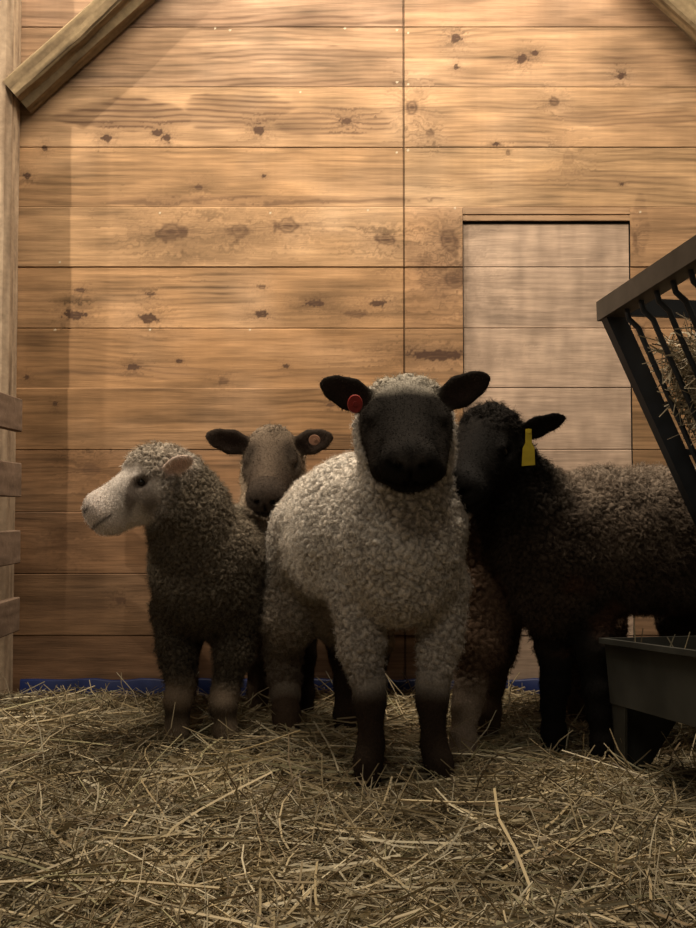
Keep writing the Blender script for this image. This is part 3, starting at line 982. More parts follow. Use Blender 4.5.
def white_sheep():
    b = Blob()
    # trunk
    sd = unit(V(.93, .35, 0))
    b.chain([(at(310, 556, 2.92), .122), (at(318, 545, 2.84), .148), (at(338, 533, 2.70), .168), (at(362, 530, 2.55), .180), (at(396, 532, 2.43), .166)], CREAM, 1, .04, sd, .90)
    b.cap(at(399, 520, 2.43), at(401, 563, 2.40), .142, .128, CREAM, 1, .05, V(1, 0, 0), 1.0)
    b.cap(at(401, 560, 2.34), at(402, 584, 2.35), .088, .084, CREAM, 1, .06)
    # neck
    b.cap(at(402, 530, 2.38), at(406, 445, 2.32), .120, .092, CREAM, 1, .05)
    # legs
    fl = foot_at(368, 776, 2.335); fr = foot_at(441, 778, 2.335)
    add_leg(b, [(at(354, 585, 2.44), .066), (at(361, 640, 2.40), .043), (at(369, 684, 2.36), .035), (at(370, 700, 2.35), .034), (at(371, 745, 2.345), .0275), (fl + V(0, 0, .055), .030), (fl + V(0, -.004, .024), .031)], 2, CREAM, BRNLEG, .04)
    add_leg(b, [(at(443, 585, 2.44), .064), (at(439, 640, 2.40), .041), (at(433, 684, 2.36), .035), (at(432, 700, 2.35), .034), (at(434, 745, 2.345), .0275), (fr + V(-.006, 0, .055), .030), (fr + V(0, -.004, .024), .031)], 2, CREAM, BRNLEG, .04)
    hl = foot_at(286, 738, 2.84); hr = foot_at(345, 738, 2.86)
    add_leg(b, [(at(303, 575, 2.86), .105), (at(287, 615, 2.84), .072), (at(283, 655, 2.92), .048), (at(285, 690, 2.90), .040), (hl + V(0, .01, .055), .036), (hl + V(0, 0, .024), .036)], 3, CREAM_D, (.10, .068, .048), .05)
    add_leg(b, [(at(340, 570, 2.86), .105), (at(342, 615, 2.84), .070), (at(344, 655, 2.93), .040), (at(346, 685, 2.91), .031), (hr + V(0, .012, .055), .029), (hr + V(0, 0, .024), .031)], 1, CREAM_D, BRNLEG, .05)
    # tail, tucked
    b.chain([(at(285, 520, 3.02), .03), (at(281, 575, 3.04), .026), (at(280, 600, 3.03), .016)], CREAM_D, 1, .03)
    H = Head(at(405.5, 388, 2.275), V(-.01, -.85, -.53), V(0, 0, 1), 1.12, 1.20)
    add_head(b, H, BLACKF, (.013, .0115, .0105), (.55, .50, .42), crown_wool=1.0, crown_r=.82)
    for q in (-1, 1):
        b.ell(H(q * .034, -.020, -.022), H.ax(), (.036, .034, .030), (.40, .35, .28), 1, .015)
    # woolly cheeks framing the dark face
    for q in (-1, 1):
        b.cap(H(q * .047, -.02, -.06), H(q * .046, .03, -.125), .046, .050, CREAM, 1, .025)
        b.cap(H(q * .050, .045, -.05), H(q * .042, .175, -.090), .033, .026, (.020, .016, .013), .0, .03)
        b.cap(H(q * .058, .0, -.09), H(q * .050, .06, -.145), .034, .030, CREAM, 1, .02)
    # ears
    el0, el1 = H(-.052, .012, -.032), at(321, 382, 2.27)
    er0, er1 = H(.052, .012, -.032), at(489, 376, 2.27)
    if el0[0] > er0[0]: el0, er0 = er0, el0
    add_ear(b, el0, el1, V(.1, -.95, -.2), .034, (.020, .016, .013), (.030, .020, .016))
    add_ear(b, er0, er1, V(-.1, -.95, -.2), .034, (.020, .016, .013), (.030, .020, .016))

    def paint(v, c, wool):
        z = v[:, 2]
        # darker, browner wool toward the belly and down the legs
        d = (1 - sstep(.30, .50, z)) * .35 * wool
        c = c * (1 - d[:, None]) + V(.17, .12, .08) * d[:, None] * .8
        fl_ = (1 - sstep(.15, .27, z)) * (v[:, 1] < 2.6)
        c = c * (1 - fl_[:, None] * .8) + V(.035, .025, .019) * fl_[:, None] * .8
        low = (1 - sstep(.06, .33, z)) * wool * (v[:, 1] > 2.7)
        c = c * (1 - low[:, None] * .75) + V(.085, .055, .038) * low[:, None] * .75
        P = v - H.o
        f_ = P @ H.f / H.s; u_ = P @ H.u / H.s; r_ = np.abs(P @ H.r) / H.s / H.lat
        pad = np.exp(-((r_ - .012 - (.25 - f_) * .2) / .012) ** 2 - ((u_ + .028) / .012) ** 2) * (f_ > .215) * .8
        return c * (1 - pad[:, None]) + V(.055, .048, .043) * pad[:, None]
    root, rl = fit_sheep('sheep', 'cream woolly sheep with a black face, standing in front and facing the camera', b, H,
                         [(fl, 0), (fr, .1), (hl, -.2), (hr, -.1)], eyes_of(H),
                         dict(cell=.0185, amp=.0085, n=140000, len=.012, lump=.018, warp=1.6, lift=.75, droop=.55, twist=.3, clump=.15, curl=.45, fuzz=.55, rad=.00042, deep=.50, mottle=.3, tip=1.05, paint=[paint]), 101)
    tag_disc(root, rl, at(355, 404, 2.235), V(.1, -.95, -.1), .0185, .006, M_RED, label='red ear tag', sx=.95, sy=1.15)


# ================================================================== the pale-faced sheep at the left
GREYW = (.185, .155, .118)


def left_sheep():
    b = Blob()
    b.chain([(at(208, 578, 2.80), .132), (V(-.40, 3.0, .49), .148), (V(-.45, 3.2, .50), .142), (V(-.465, 3.29, .48), .115)], GREYW, 1, .04, V(1, 0, 0), .95)
    b.cap(at(204, 560, 2.78), at(203, 588, 2.77), .134, .122, GREYW, 1, .05)
    b.cap(at(222, 560, 2.82), at(215, 588, 2.82), .112, .11, GREYW, 1, .05)
    b.chain([(at(202, 560, 2.76), .126), (at(189, 512, 2.71), .104), (at(175, 482, 2.68), .082)], GREYW, 1, .04)
    fl = foot_at(177, 742, 2.72); fr = foot_at(226, 741, 2.73)
    SH = (.20, .155, .115)
    add_leg(b, [(at(174, 612, 2.80), .060), (at(175, 650, 2.77), .040), (at(181, 684, 2.745), .034), (at(178, 700, 2.73), .034), (at(177, 725, 2.725), .028), (fl + V(0, 0, .03), .032)], 2, GREYW, SH, .03)
    add_leg(b, [(at(238, 612, 2.80), .062), (at(234, 652, 2.77), .043), (at(225, 690, 2.745), .034), (at(223, 705, 2.735), .034), (at(225, 728, 2.73), .028), (fr + V(0, 0, .03), .033)], 2, GREYW, SH, .03)
    hl = V(-.525, 3.24, -.004); hr = V(-.395, 3.22, -.004)
    for hp, sx in ((hl, -1), (hr, 1)):
        add_leg(b, [(hp + V(-sx * .01, -.02, .42), .10), (hp + V(0, -.03, .30), .07), (hp + V(0, .06, .20), .042), (hp + V(0, .03, .08), .033), (hp + V(0, 0, .03), .033)], 2, GREYW, (.10, .07, .05), .04)
    H = Head(at(160, 455, 2.655), V(-.86, -.14, -.46), V(0, 0, 1), 1.10, .95, .85)
    PALE = (.74, .675, .62)
    add_head(b, H, PALE, (.76, .67, .62), (.26, .21, .155), crown_r=.85)
    # wool cap reaching the brow, woolly back of the cheek
    b.cap(H(0, -.01, -.030), H(0, .066, -.004), .044, .029, (.31, .26, .20), 1, .018)
    b.cap(H(0, .055, -.004), H(0, .098, -.008), .028, .017, (.34, .29, .23), 1, .012)
    b.cap(H(.02, .03, -.02), H(-.02, .03, -.02), .05, .05, (.31, .26, .20), 1, .018)
    for q in (-1, 1):
        b.cap(H(q * .03, .0, -.06), H(q * .030, .035, -.130), .044, .042, GREYW, 1, .03)
    s = -1 if np.dot(H.r, V(0, -1, 0)) < 0 else 1       # the camera's side
    # grey cheek and eye patches are done in the paint step
    add_ear(b, H(s * .070, .004, -.045), at(191, 457, 2.53), V(-.25, -.55, -.80), .022, (.62, .50, .43), (.62, .45, .38))
    add_ear(b, H(-s * .05, .0, -.035), H(-s * .09, -.075, -.02), V(-.3, .9, 0), .027, (.40, .31, .25), (.50, .33, .27))

    def paint(v, c, wool):
        P = (v - H.o)
        f_ = P @ H.f / H.s / H.fl; u_ = P @ H.u / H.s; r_ = np.abs(P @ H.r) / H.s
        bare = (1 - wool)
        patch = np.exp(-(((f_ - .10) / .035) ** 2 + ((u_ + .055) / .022) ** 2)) * .75 + np.exp(-(((f_ - .085) / .03) ** 2 + ((u_ + .098) / .022) ** 2)) * .75
        patch += np.exp(-(((f_ - .125 + (u_ + .06) * .8) / .016) ** 2 + ((u_ + .065) / .03) ** 2)) * .8 + np.exp(-(((f_ - .075) / .028) ** 2 + ((u_ + .036) / .012) ** 2)) * .9
        patch *= (.6 + .9 * fbm(v[:, 0] * 60, v[:, 1] * 60, v[:, 2] * 60, seed=4)) * (f_ > 0) * (f_ < .2) * (u_ > -.15) * bare * (v[:, 2] > .5) * 1.3
        patch = np.clip(patch, 0, .8)[:, None]
        c = c * (1 - patch) + V(.13, .10, .08) * patch
        knee = np.exp(-((v[:, 2] - .135) / .022) ** 2) * (v[:, 1] < 2.78) * .6
        dk = np.exp(-((v[:, 2] - .085) / .022) ** 2) * (v[:, 1] < 2.78) * .75
        c = c * (1 - dk[:, None]) + V(.035, .027, .02) * dk[:, None]
        c = c * (1 - knee[:, None] * bare[:, None]) + V(.30, .235, .18) * (knee * bare)[:, None]
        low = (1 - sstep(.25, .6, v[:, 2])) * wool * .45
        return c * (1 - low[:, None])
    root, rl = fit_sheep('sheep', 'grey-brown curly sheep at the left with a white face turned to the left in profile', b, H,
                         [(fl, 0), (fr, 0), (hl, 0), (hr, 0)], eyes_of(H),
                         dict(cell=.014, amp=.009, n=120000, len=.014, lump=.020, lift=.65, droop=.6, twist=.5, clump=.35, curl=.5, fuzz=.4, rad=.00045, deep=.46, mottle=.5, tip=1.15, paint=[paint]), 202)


# ================================================================== the tan sheep behind
TANW = (.40, .32, .24); TANF = (.052, .039, .030)


def tan_sheep():
    b = Blob()
    b.chain([(V(-.215, 3.17, .52), .125), (V(-.06, 3.23, .555), .13), (V(.12, 3.28, .555), .13), (V(.20, 3.31, .54), .11)], TANW, 1, .04, V(.3, -1, 0), .85)
    b.chain([(V(-.215, 3.16, .56), .115), (at(272, 520, 3.14), .098), (at(273, 470, 3.12), .080)], TANW, 1, .04)
    f1 = foot_at(258, 705, 3.16); f2 = foot_at(304, 722, 3.06)
    add_leg(b, [(V(-.27, 3.18, .42), .07), (V(-.28, 3.17, .28), .045), (f1 + V(0, 0, .19), .036), (f1 + V(0, 0, .08), .030), (f1 + V(0, 0, .03), .031)], 2, (.20, .15, .105), (.10, .07, .05), .03)
    add_leg(b, [(V(-.15, 3.15, .42), .07), (V(-.135, 3.10, .28), .045), (f2 + V(0, 0, .19), .033), (f2 + V(0, 0, .08), .027), (f2 + V(0, 0, .03), .029)], 1, (.12, .09, .065), (.030, .021, .016), .03)
    h1 = V(.085, 3.38, -.004); h2 = V(.285, 3.27, -.004)
    for hp in (h1, h2):
        add_leg(b, [(hp + V(.02 if hp[1] > 3.3 else -.06, 0 if hp[1] < 3.3 else -.04, .44), .085), (hp + V(.0, -.01, .30), .055), (hp + V(.03, 0, .19), .036), (hp + V(.01, 0, .08), .028), (hp + V(0, 0, .03), .030)], 2, TANW, (.06, .045, .03), .04)
    H = Head(at(272, 436, 3.10), V(-.03, -.76, -.65), V(0, 0, 1), 1.06, 1.18)
    add_head(b, H, TANF, (.026, .021, .018), (.20, .155, .115), crown_r=.95, crown_wool=.8)
    for q in (-1, 1):
        b.cap(H(q * .045, -.01, -.06), H(q * .046, .04, -.13), .036, .042, (.36, .28, .20), 1, .025)
    e0, e1 = H(-.05, .01, -.035), H(.05, .01, -.035)
    if e0[0] > e1[0]: e0, e1 = e1, e0
    add_ear(b, e0, at(206, 435, 3.08), V(.15, -.95, -.2), .036, (.036, .027, .021), (.030, .021, .017))
    add_ear(b, e1, at(332, 436, 3.08), V(-.15, -.95, -.2), .036, (.036, .027, .021), (.030, .021, .017))

    def paint(v, c, wool):
        P = (v - H.o)
        f_ = P @ H.f / H.s / H.fl; u_ = P @ H.u / H.s; r_ = np.abs(P @ H.r) / H.s / H.lat
        blaze = np.exp(-((r_ / .028) ** 2)) * sstep(-.07, -.03, u_) * (f_ > .02) * (f_ < .18) * (1 - wool) * .55
        c = c * (1 - blaze[:, None]) + V(.115, .086, .063) * blaze[:, None]
        eye = np.exp(-(((r_ - .05) / .02) ** 2 + ((f_ - .07) / .04) ** 2)) * (1 - wool) * (u_ > -.09) * .6
        return c * (1 - eye[:, None])
    root, rl = fit_sheep('sheep', 'tan-faced sheep looking out from behind, between the white-faced and the cream sheep', b, H,
                         [(f1, 0), (f2, 0), (h1, 0), (h2, 0)], eyes_of(H),
                         dict(cell=.016, amp=.008, n=70000, len=.012, lump=.016, lift=.7, droop=.5, twist=.35, clump=.3, curl=.3, fuzz=.4, rad=.00045, deep=.5, mottle=.4, tip=1.1, paint=[paint]), 303)
    tag_disc(root, rl, at(314.5, 440, 3.055), V(-.1, -.95, -.1), .0165, .006, M_ORG, label='brown round ear tag', sx=1.1)


# ================================================================== the black-headed sheep at the right
DKW = (.118, .090, .068); BLK = (.010, .009, .0085)


def black_sheep():
    b = Blob()
    sd = V(.5, -.83, 0)
    b.chain([(at(556, 546, 2.64), .150), (at(600, 542, 2.68), .182), (at(655, 540, 2.78), .188), (at(700, 538, 2.86), .185), (at(745, 540, 2.95), .160)], DKW, 1, .04, sd, .86)
    b.cap(at(548, 550, 2.62), at(552, 590, 2.62), .135, .115, (.075, .055, .042), 1, .05)
    b.chain([(at(548, 545, 2.62), .122), (at(520, 502, 2.60), .104), (at(500, 460, 2.56), .080)], (.022, .019, .016), 1, .05)
    f1 = foot_at(554, 752, 2.62); f2 = foot_at(603, 764, 2.50)
    add_leg(b, [(at(556, 600, 2.64), .072), (at(556, 645, 2.63), .048), (at(555, 685, 2.62), .035), (at(553, 705, 2.62), .029), (f1 + V(0, 0, .06), .029), (f1 + V(0, 0, .026), .032)], 1, (.03, .024, .02), BLK, .03)
    add_leg(b, [(at(590, 585, 2.61), .066), (at(593, 645, 2.53), .044), (at(597, 690, 2.51), .033), (at(599, 712, 2.505), .028), (f2 + V(0, 0, .06), .027), (f2 + V(0, 0, .026), .031)], 1, (.022, .018, .015), BLK, .03)
    h1 = V(1.12, 2.80, -.004); h2 = V(1.03, 3.02, -.004)
    for hp in (h1, h2):
        add_leg(b, [(hp + V(0, .02, .42), .10), (hp + V(-.03, .01, .30), .062), (hp + V(.04, .0, .20), .036), (hp + V(.01, 0, .08), .028), (hp + V(0, 0, .03), .031)], 1, DKW, BLK, .04)
    H = Head(at(488, 421, 2.52), V(-.42, -.72, -.52), V(0, 0, 1), 1.08, 1.05)
    add_head(b, H, BLK, (.018, .017, .017), (.020, .017, .015), crown_r=1.2)
    for q in (-1, 1):
        b.cap(H(q * .03, .0, -.05), H(q * .035, .05, -.11), .042, .042, (.014, .012, .011), 1, .03)
    e0, e1 = H(-.05, .006, -.04), H(.05, .006, -.04)
    if e0[0] > e1[0]: e0, e1 = e1, e0
    add_ear(b, e1, at(566, 417, 2.50), V(-.1, -.75, -.65), .029, BLK, (.014, .011, .010))
    add_ear(b, e0, e0 + V(-.075, .075, .0), V(-.3, -.9, -.2), .029, BLK, (.014, .011, .010))

    def paint(v, c, wool):
        # back painted paler as if lit from above, rusty patches low
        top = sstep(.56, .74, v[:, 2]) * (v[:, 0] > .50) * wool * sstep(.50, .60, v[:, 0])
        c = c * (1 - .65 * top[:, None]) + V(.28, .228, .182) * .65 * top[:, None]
        rust = sstep(.5, .62, fbm(v[:, 0] * 9, v[:, 1] * 9, v[:, 2] * 9, seed=12)) * (1 - sstep(.42, .55, v[:, 2])) * wool * .6
        return c * (1 - rust[:, None]) + V(.10, .048, .028) * rust[:, None]
    root, rl = fit_sheep('sheep', 'dark sheep with a black head, black legs and yellow ear tag beside the feeder', b, H,
                         [(f1, -.5), (f2, -.5), (h1, -.8), (h2, -.8)], eyes_of(H),
                         dict(cell=.016, amp=.009, n=130000, len=.016, lump=.022, lift=.7, droop=.5, twist=.5, clump=.35, curl=.4, fuzz=.45, rad=.00048, deep=.45, mottle=.6, tip=1.15, paint=[paint]), 404)
    # dangling yellow tag: narrow neck above a wider plate
    bm = bmesh.new()
    prof = [(-3.0, 429), (3.0, 429), (3.4, 443), (6.0, 448), (6.6, 465), (-6.8, 466), (-5.8, 448), (-3.2, 443)]
    Yt = 2.43
    fr_, bk_ = [], []
    for (dx, py) in prof:
        p = at(528.5 + dx, py, Yt); fr_.append(bm.verts.new(p - rl)); bk_.append(bm.verts.new(p + V(.0006, .003, 0) - rl))
    bm.faces.new(fr_); bm.faces.new(bk_[::-1])
    for i in range(len(prof)):
        j = (i + 1) % len(prof); bm.faces.new((fr_[i], bk_[i], bk_[j], fr_[j]))
    # stud through the ear
    tube(bm, [at(528.5, 431, Yt - .004) - rl, at(528.5, 431, Yt + .05) - rl], .006, 10)
    o = to_obj(bm, 'ear_tag', M_YEL, root); o['label'] = 'yellow hanging ear tag'


# ================================================================== the brown sheep mostly hidden behind
BRW = (.125, .080, .054)


def brown_sheep():
    b = Blob()
    b.chain([(at(494, 578, 2.80), .135), (V(.50, 2.93, .47), .145), (V(.66, 3.10, .48), .145), (V(.74, 3.19, .46), .115)], BRW, 1, .04, V(.7, -.7, 0), .85)
    b.chain([(at(482, 560, 2.78), .105), (at(464, 522, 2.76), .082)], BRW, 1, .04)
    f1 = foot_at(463, 757, 2.57); f2 = foot_at(488, 736, 2.80)
    SK = (.38, .31, .25)
    add_leg(b, [(at(486, 600, 2.70), .085), (at(480, 645, 2.64), .054), (at(470, 690, 2.60), .037), (at(466, 705, 2.585), .033), (f1 + V(0, .0, .06), .029), (f1 + V(0, 0, .026), .034)], 2, BRW, SK, .04)
    add_leg(b, [(at(498, 600, 2.84), .08), (at(494, 645, 2.82), .055), (at(490, 680, 2.81), .040), (f2 + V(0, .0, .08), .033), (f2 + V(0, 0, .026), .033)], 2, (.10, .066, .045), (.12, .085, .06), .04)
    h1 = foot_at(582, 738, 2.97); h2 = V(.80, 3.10, -.004)
    add_leg(b, [(h1 + V(-.01, .10, .42), .10), (h1 + V(-.02, .03, .30), .065), (h1 + V(.02, .03, .19), .043), (h1 + V(0, .01, .08), .038), (h1 + V(0, 0, .026), .038)], 3, (.10, .066, .045), (.12, .085, .06), .04)
    add_leg(b, [(h2 + V(-.02, .06, .42), .10), (h2 + V(-.02, .0, .30), .065), (h2 + V(.03, .03, .19), .04), (h2 + V(0, .01, .08), .033), (h2 + V(0, 0, .026), .033)], 2, BRW, (.10, .07, .05), .04)
    H = Head(at(452, 505, 2.76), V(-.78, -.02, -.50), V(-.5, 0, .85), .92, 1.0)
    add_head(b, H, (.07, .045, .03), (.05, .035, .025), BRW)
    for q in (-1, 1):
        add_ear(b, H(q * .05, .0, -.03), H(q * .12, -.02, -.05), V(-.8, -.1, .3), .026, (.05, .035, .025), (.04, .028, .022))

    def paint(v, c, wool):
        return c
    fit_sheep('sheep', 'brown woolly sheep mostly hidden between the cream sheep and the black-headed one, pale shank showing', b, H,
              [(f1, -.3), (f2, -.4), (h1, -.5), (h2, -.5)], eyes_of(H),
              dict(cell=.020, amp=.006, n=80000, len=.014, lump=.016, lift=.5, droop=.8, twist=.35, clump=.2, curl=.3, fuzz=.45, rad=.00045, deep=.62, mottle=.6, tip=1.15, paint=[paint]), 505)


white_sheep()
left_sheep()
tan_sheep()
black_sheep()
brown_sheep()


# ------------------------------------------------------------------ hay feeder: V rack over a trough
FX = unit(V(.074, -.45, .034))              # long axis, running toward the camera
R0 = at(611, 309, 2.40)                     # far end of the left top rail
feeder = thing('hay_feeder', 'black steel feeder at the right edge, slanted hay rack over a long trough', 'feeder', (R0[0] + .1, R0[1], 0))
def fchild(o): return child(o, feeder)
LEN = 1.15
SX = unit(np.cross(FX, V(0, 0, 1)));  SX = SX if SX[0] > 0 else -SX
UP = unit(np.cross(SX, FX)); UP = UP if UP[2] > 0 else -UP
W_TOP = .56
VB = at(716, 543, 2.40)                     # foot of the slanted arm
slope = VB - R0
# rails along both top edges
for k, off_ in enumerate((V(0, 0, 0), SX * W_TOP)):
    bm = bmesh.new()
    a = R0 + off_ - FX * .028; e = a + FX * LEN
    prism_between(bm, a, e, UP, .048, .048, .05)
    fchild(to_obj(bm, 'top_rail', M_RAIL, None, False, .004))
# slanted arms at both ends (left side, then mirrored)
mid = R0 + SX * W_TOP / 2
def mirror(p):
    d = np.dot(p - mid, SX)
    return p - SX * 2 * d
for t in (0.0, LEN - .05):
    for mir in (False, True):
        a = R0 + FX * t - UP * .012; e = VB + FX * t
        if mir: a, e = mirror(a), mirror(e)
        bm = bmesh.new()
        prism_between(bm, a, e, SX, .046, .046, .03)
        fchild(to_obj(bm, 'slanted_arm', M_METAL, None, False, .004))
# cross bars of the far end
cb = [(at(618, 307, 2.425), None, .044), (at(664, 405, 2.425), None, .016), (at(684, 452, 2.425), None, .014)]
for (p, _, w) in cb:
    q_ = mirror(p)
    bm = bmesh.new()
    prism_between(bm, p, q_, UP, w, w, .012)
    fchild(to_obj(bm, 'cross_bar', M_METAL, None, False, .002))
# rods: hooked under the rail, running down the V to the keel
keel0 = mid + (-UP) * (R0[2] - VB[2] + .02) + SX * 0
for side_ in (0, 1):
    for i in range(14):
        t = .085 + i * .075
        a = R0 + FX * t - UP * .02 + SX * .006
        foot = VB + FX * t + SX * -.005
        dn = unit(foot - a)
        pts = [a + UP * .012 - SX * .006, a - UP * .008 - SX * .006, a - UP * .028 - SX * .001, a + dn * .052 + SX * .001, a + dn * .085]
        L = np.linalg.norm(foot - a)
        pts += [a + dn * L * s_ for s_ in (.35, .6, .85, 1.0)]
        if side_: pts = [mirror(p) for p in pts]
        bm = bmesh.new(); tube(bm, pts, .0065, 8)
        fchild(to_obj(bm, 'rod', M_METAL, None, True))
# keel bar joining the feet of the V
bm = bmesh.new()
kl = VB - FX * .02; prism_between(bm, kl, kl + FX * LEN, SX, .03, .03, .03)
fchild(to_obj(bm, 'keel', M_METAL, None, False, .003))
bm = bmesh.new()
kl = mirror(VB) - FX * .02; prism_between(bm, kl, kl + FX * LEN, SX, .03, .03, .03)
fchild(to_obj(bm, 'keel', M_METAL, None, False, .003))

# trough: flared sides, rolled rim, hollow
T0 = at(603, 638, 2.40)
TW = .56; TD = at(607, 702, 2.40)[2] - T0[2]
bm = bmesh.new()
def tr(s, w, d):                             # along, across (0 left .. 1 right), down
    return T0 + FX * s + SX * (w * TW) + UP * d
outer, inner = [], []
ins_, dpt = .03, TD
def ring(s0, s1, w0, w1, d): return [tr(s0, w0, d), tr(s1, w0, d), tr(s1, w1, d), tr(s0, w1, d)]
TL = LEN - .02
rings = [ring(.008, TL - .008, .014, .986, dpt), ring(.002, TL - .002, .005, .995, -.014), ring(-.008, TL + .008, -.014, 1.014, -.012), ring(-.008, TL + .008, -.014, 1.014, .0),
         ring(.006, TL - .006, .012, .988, .0), ring(.016, TL - .016, .03, .97, dpt + .012)]
rv = [[bm.verts.new(p) for p in r] for r in rings]
for i in range(len(rv) - 1):
    for k in range(4):
        bm.faces.new((rv[i][k], rv[i][(k + 1) % 4], rv[i + 1][(k + 1) % 4], rv[i + 1][k]))
bm.faces.new(rv[0][::-1]); bm.faces.new(rv[-1])
trough = to_obj(bm, 'trough', M_TROUGH, None, False, .004)
fchild(trough)
# folded sheet legs: a side strip and a tapering end plate
for (s_, sg) in ((.012, 1), (TL - .012, -1)):
    for w_ in (0, 1):
        t0 = tr(s_, .016 if not w_ else .984, dpt + .01)
        g0 = tr(s_, .045 if not w_ else .955, 0); g0 = V(g0[0], g0[1], -.03)
        inward = SX if not w_ else -SX
        al = FX * sg
        bm = bmesh.new()
        # plate across the end
        pl_ = [t0, t0 + inward * .20 - V(0, 0, 0), g0 + inward * .045, g0]
        th = al * .006
        A_ = [bm.verts.new(p) for p in pl_]; B_ = [bm.verts.new(p + th) for p in pl_]
        bm.faces.new(A_); bm.faces.new(B_[::-1])
        for i in range(4): bm.faces.new((A_[i], B_[i], B_[(i + 1) % 4], A_[(i + 1) % 4]))
        # strip along the side
        ps = [t0, t0 + al * .075, g0 + al * .045, g0]
        th = inward * .006
        A_ = [bm.verts.new(p) for p in ps]; B_ = [bm.verts.new(p + th) for p in ps]
        bm.faces.new(A_); bm.faces.new(B_[::-1])
        for i in range(4): bm.faces.new((A_[i], B_[i], B_[(i + 1) % 4], A_[(i + 1) % 4]))
        fchild(to_obj(bm, 'leg', M_TROUGH, None, False))
# uprights carrying the rack from the trough ends
for t in (.0, TL - .02):
    bm = bmesh.new()
    a = tr(t + .01, .5, -.02); e = mid + FX * (t + .01); e = a + UP * (VB[2] - a[2] + .03)
    prism_between(bm, a, e, SX, .04, .04, .03)
    fchild(to_obj(bm, 'rack_support', M_METAL, None, False, .003))

# hay held in the rack
rh = np.random.default_rng(9)
n = 26000
t = rh.uniform(.07, .95, n)
depth = rh.beta(1.6, 1.6, n)
z_rel = -.105 - (.17 + .16 * np.clip(t / .3, 0, 1)) * depth
lft = np.abs(slope[0] / slope[2])
half = np.clip(W_TOP / 2 - (-z_rel) * lft, .03, 1) * .94
ce = mid + FX * t[:, None] + UP * z_rel[:, None] + SX * (rh.uniform(-1, 1, n) * half)[:, None]
top = -.16 + .05 * fbm(t * 8, t * 0 + 3, seed=2)
ln = rh.uniform(.03, .11, n)
d = rh.normal(size=(n, 3)); d /= np.linalg.norm(d, axis=1, keepdims=True)
s = np.linspace(-.5, .5, 4)
cl = ce[:, None, :] + d[:, None, :] * (ln[:, None, None] * s[None, :, None]) + rh.normal(size=(n, 1, 3)) * (s[None, :, None] ** 2) * (ln[:, None, None] * .6)
v, q, sid = strands(cl, np.full((n, 4), .0014) * rh.uniform(.6, 1.4, (n, 1)), 3, None, rh)
hc = np.array([(.42, .35, .24), (.32, .265, .18), (.52, .45, .32), (.22, .175, .12)])[rh.choice(4, n)] * rh.uniform(.7, 1.1, (n, 1))
o = link('hay', mesh_np('hay', v, q, False, hc[sid]), M_STRAW)
tag(o, 'clump of dry hay held between the rods of the slanted rack', 'hay', kind='stuff')
# scraps of hay in the trough
n = 420
w_ = rh.uniform(.12, .88, n); s_ = rh.uniform(.08, TL - .08, n)
ce = T0 + FX * s_[:, None] + SX * (w_ * TW)[:, None] + UP * (TD + .03 + rh.uniform(0, .03, n))[:, None]
ln = rh.uniform(.06, .15, n)
d = rh.normal(size=(n, 3)) * V(1, 1, .35); d /= np.linalg.norm(d, axis=1, keepdims=True)
cl = ce[:, None, :] + d[:, None, :] * (ln[:, None, None] * s[None, :, None])
# a few stalks standing against the rim
for i, px in enumerate((636, 640, 668, 676, 684)):
    p0 = at(px, 652, 2.33 - .03 * i); p1 = at(px + (-2, 3, 7, -9, 6)[i], (618, 628, 634, 637, 632)[i], 2.33 - .03 * i)
    cl[i] = p0 + (p1 - p0) * np.linspace(0, 1, 4)[:, None]
v, q, sid = strands(cl, np.full((n, 4), .0017) * rh.uniform(.6, 1.3, (n, 1)), 3, None, rh)
o = link('hay', mesh_np('hay_scraps', v, q, False, (straw_colours(n, rh) * .9)[sid]), M_STRAW)
tag(o, 'scattered stalks of hay left inside the black trough', 'hay', kind='stuff')


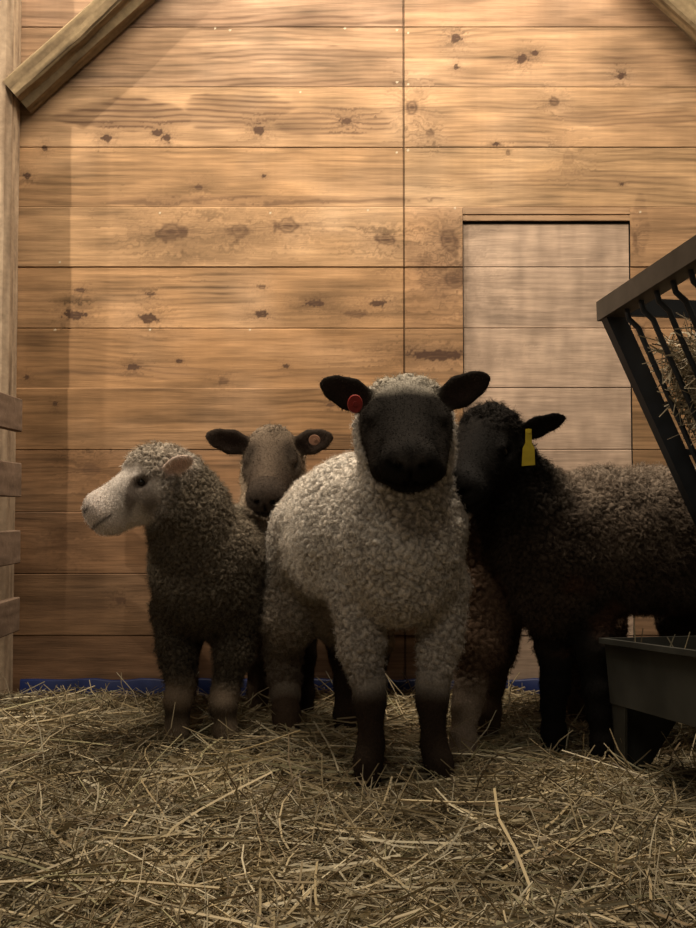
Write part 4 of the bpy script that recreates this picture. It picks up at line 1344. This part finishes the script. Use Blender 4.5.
# ------------------------------------------------------------------ camera, light
cam = bpy.data.cameras.new('camera'); co = bpy.data.objects.new('camera', cam); COL.objects.link(co)
co.location = tuple(CAM); co.rotation_euler = (math.pi / 2 + PITCH, 0, 0)
cam.sensor_fit = 'VERTICAL'; cam.sensor_height = 36.0; cam.lens = F / 928 * 36.0
cam.clip_start = .05
SC.camera = co


def area(name, loc, target, size, power, col):
    l = bpy.data.lights.new(name, 'AREA'); l.size = size; l.energy = power; l.color = col
    o = bpy.data.objects.new(name, l); COL.objects.link(o); o.location = loc
    o.rotation_euler = (Vector(target) - Vector(loc)).to_track_quat('-Z', 'Y').to_euler()
    return o


def point(name, loc, r, power, col):
    l = bpy.data.lights.new(name, 'POINT'); l.shadow_soft_size = r; l.energy = power; l.color = col
    o = bpy.data.objects.new(name, l); COL.objects.link(o); o.location = loc
    return o


WARM = (1.0, .84, .64)
lamp = area('overhead_lamp', (.12, 2.28, 3.55), (.12, 2.9, 0), .30, 88, WARM)
lamp.data.shape = 'RECTANGLE'; lamp.data.size = 1.7; lamp.data.size_y = .25


back = area('back_fill', (.05, 2.98, 3.75), (.05, 3.05, 0), .25, 42, WARM)  # added fill, brightens the straw and backs behind the front sheep
back.data.shape = 'RECTANGLE'; back.data.size = 1.9; back.data.size_y = .2


def spot(name, loc, target, ang, power, col):
    l = bpy.data.lights.new(name, 'SPOT'); l.spot_size = math.radians(ang); l.spot_blend = .9; l.energy = power; l.color = col; l.shadow_soft_size = .04
    o = bpy.data.objects.new(name, l); COL.objects.link(o); o.location = loc
    o.rotation_euler = (Vector(target) - Vector(loc)).to_track_quat('-Z', 'Y').to_euler()


spot('side_lamp', (-4.55, 1.2, 3.2), (-.55, 3.5, 1.75), 40, 780, WARM)
spot('side_lamp', (-4.8, 1.98, 3.2), (-.55, 3.5, 1.75), 40, 480, WARM)
area('front_fill', (-.6, -1.2, 3.2), (0, 1.5, 0), 1.0, 17, (1.0, .88, .70))  # weak broad fill from behind the camera, no fixture in view
w = bpy.data.worlds.new('world'); SC.world = w; w.use_nodes = True
w.node_tree.nodes['Background'].inputs['Color'].default_value = (1.0, .80, .60, 1)
w.node_tree.nodes['Background'].inputs['Strength'].default_value = .068
SC.view_settings.view_transform = 'Standard'
SC.view_settings.look = 'None'
SC.view_settings.exposure = 0.0
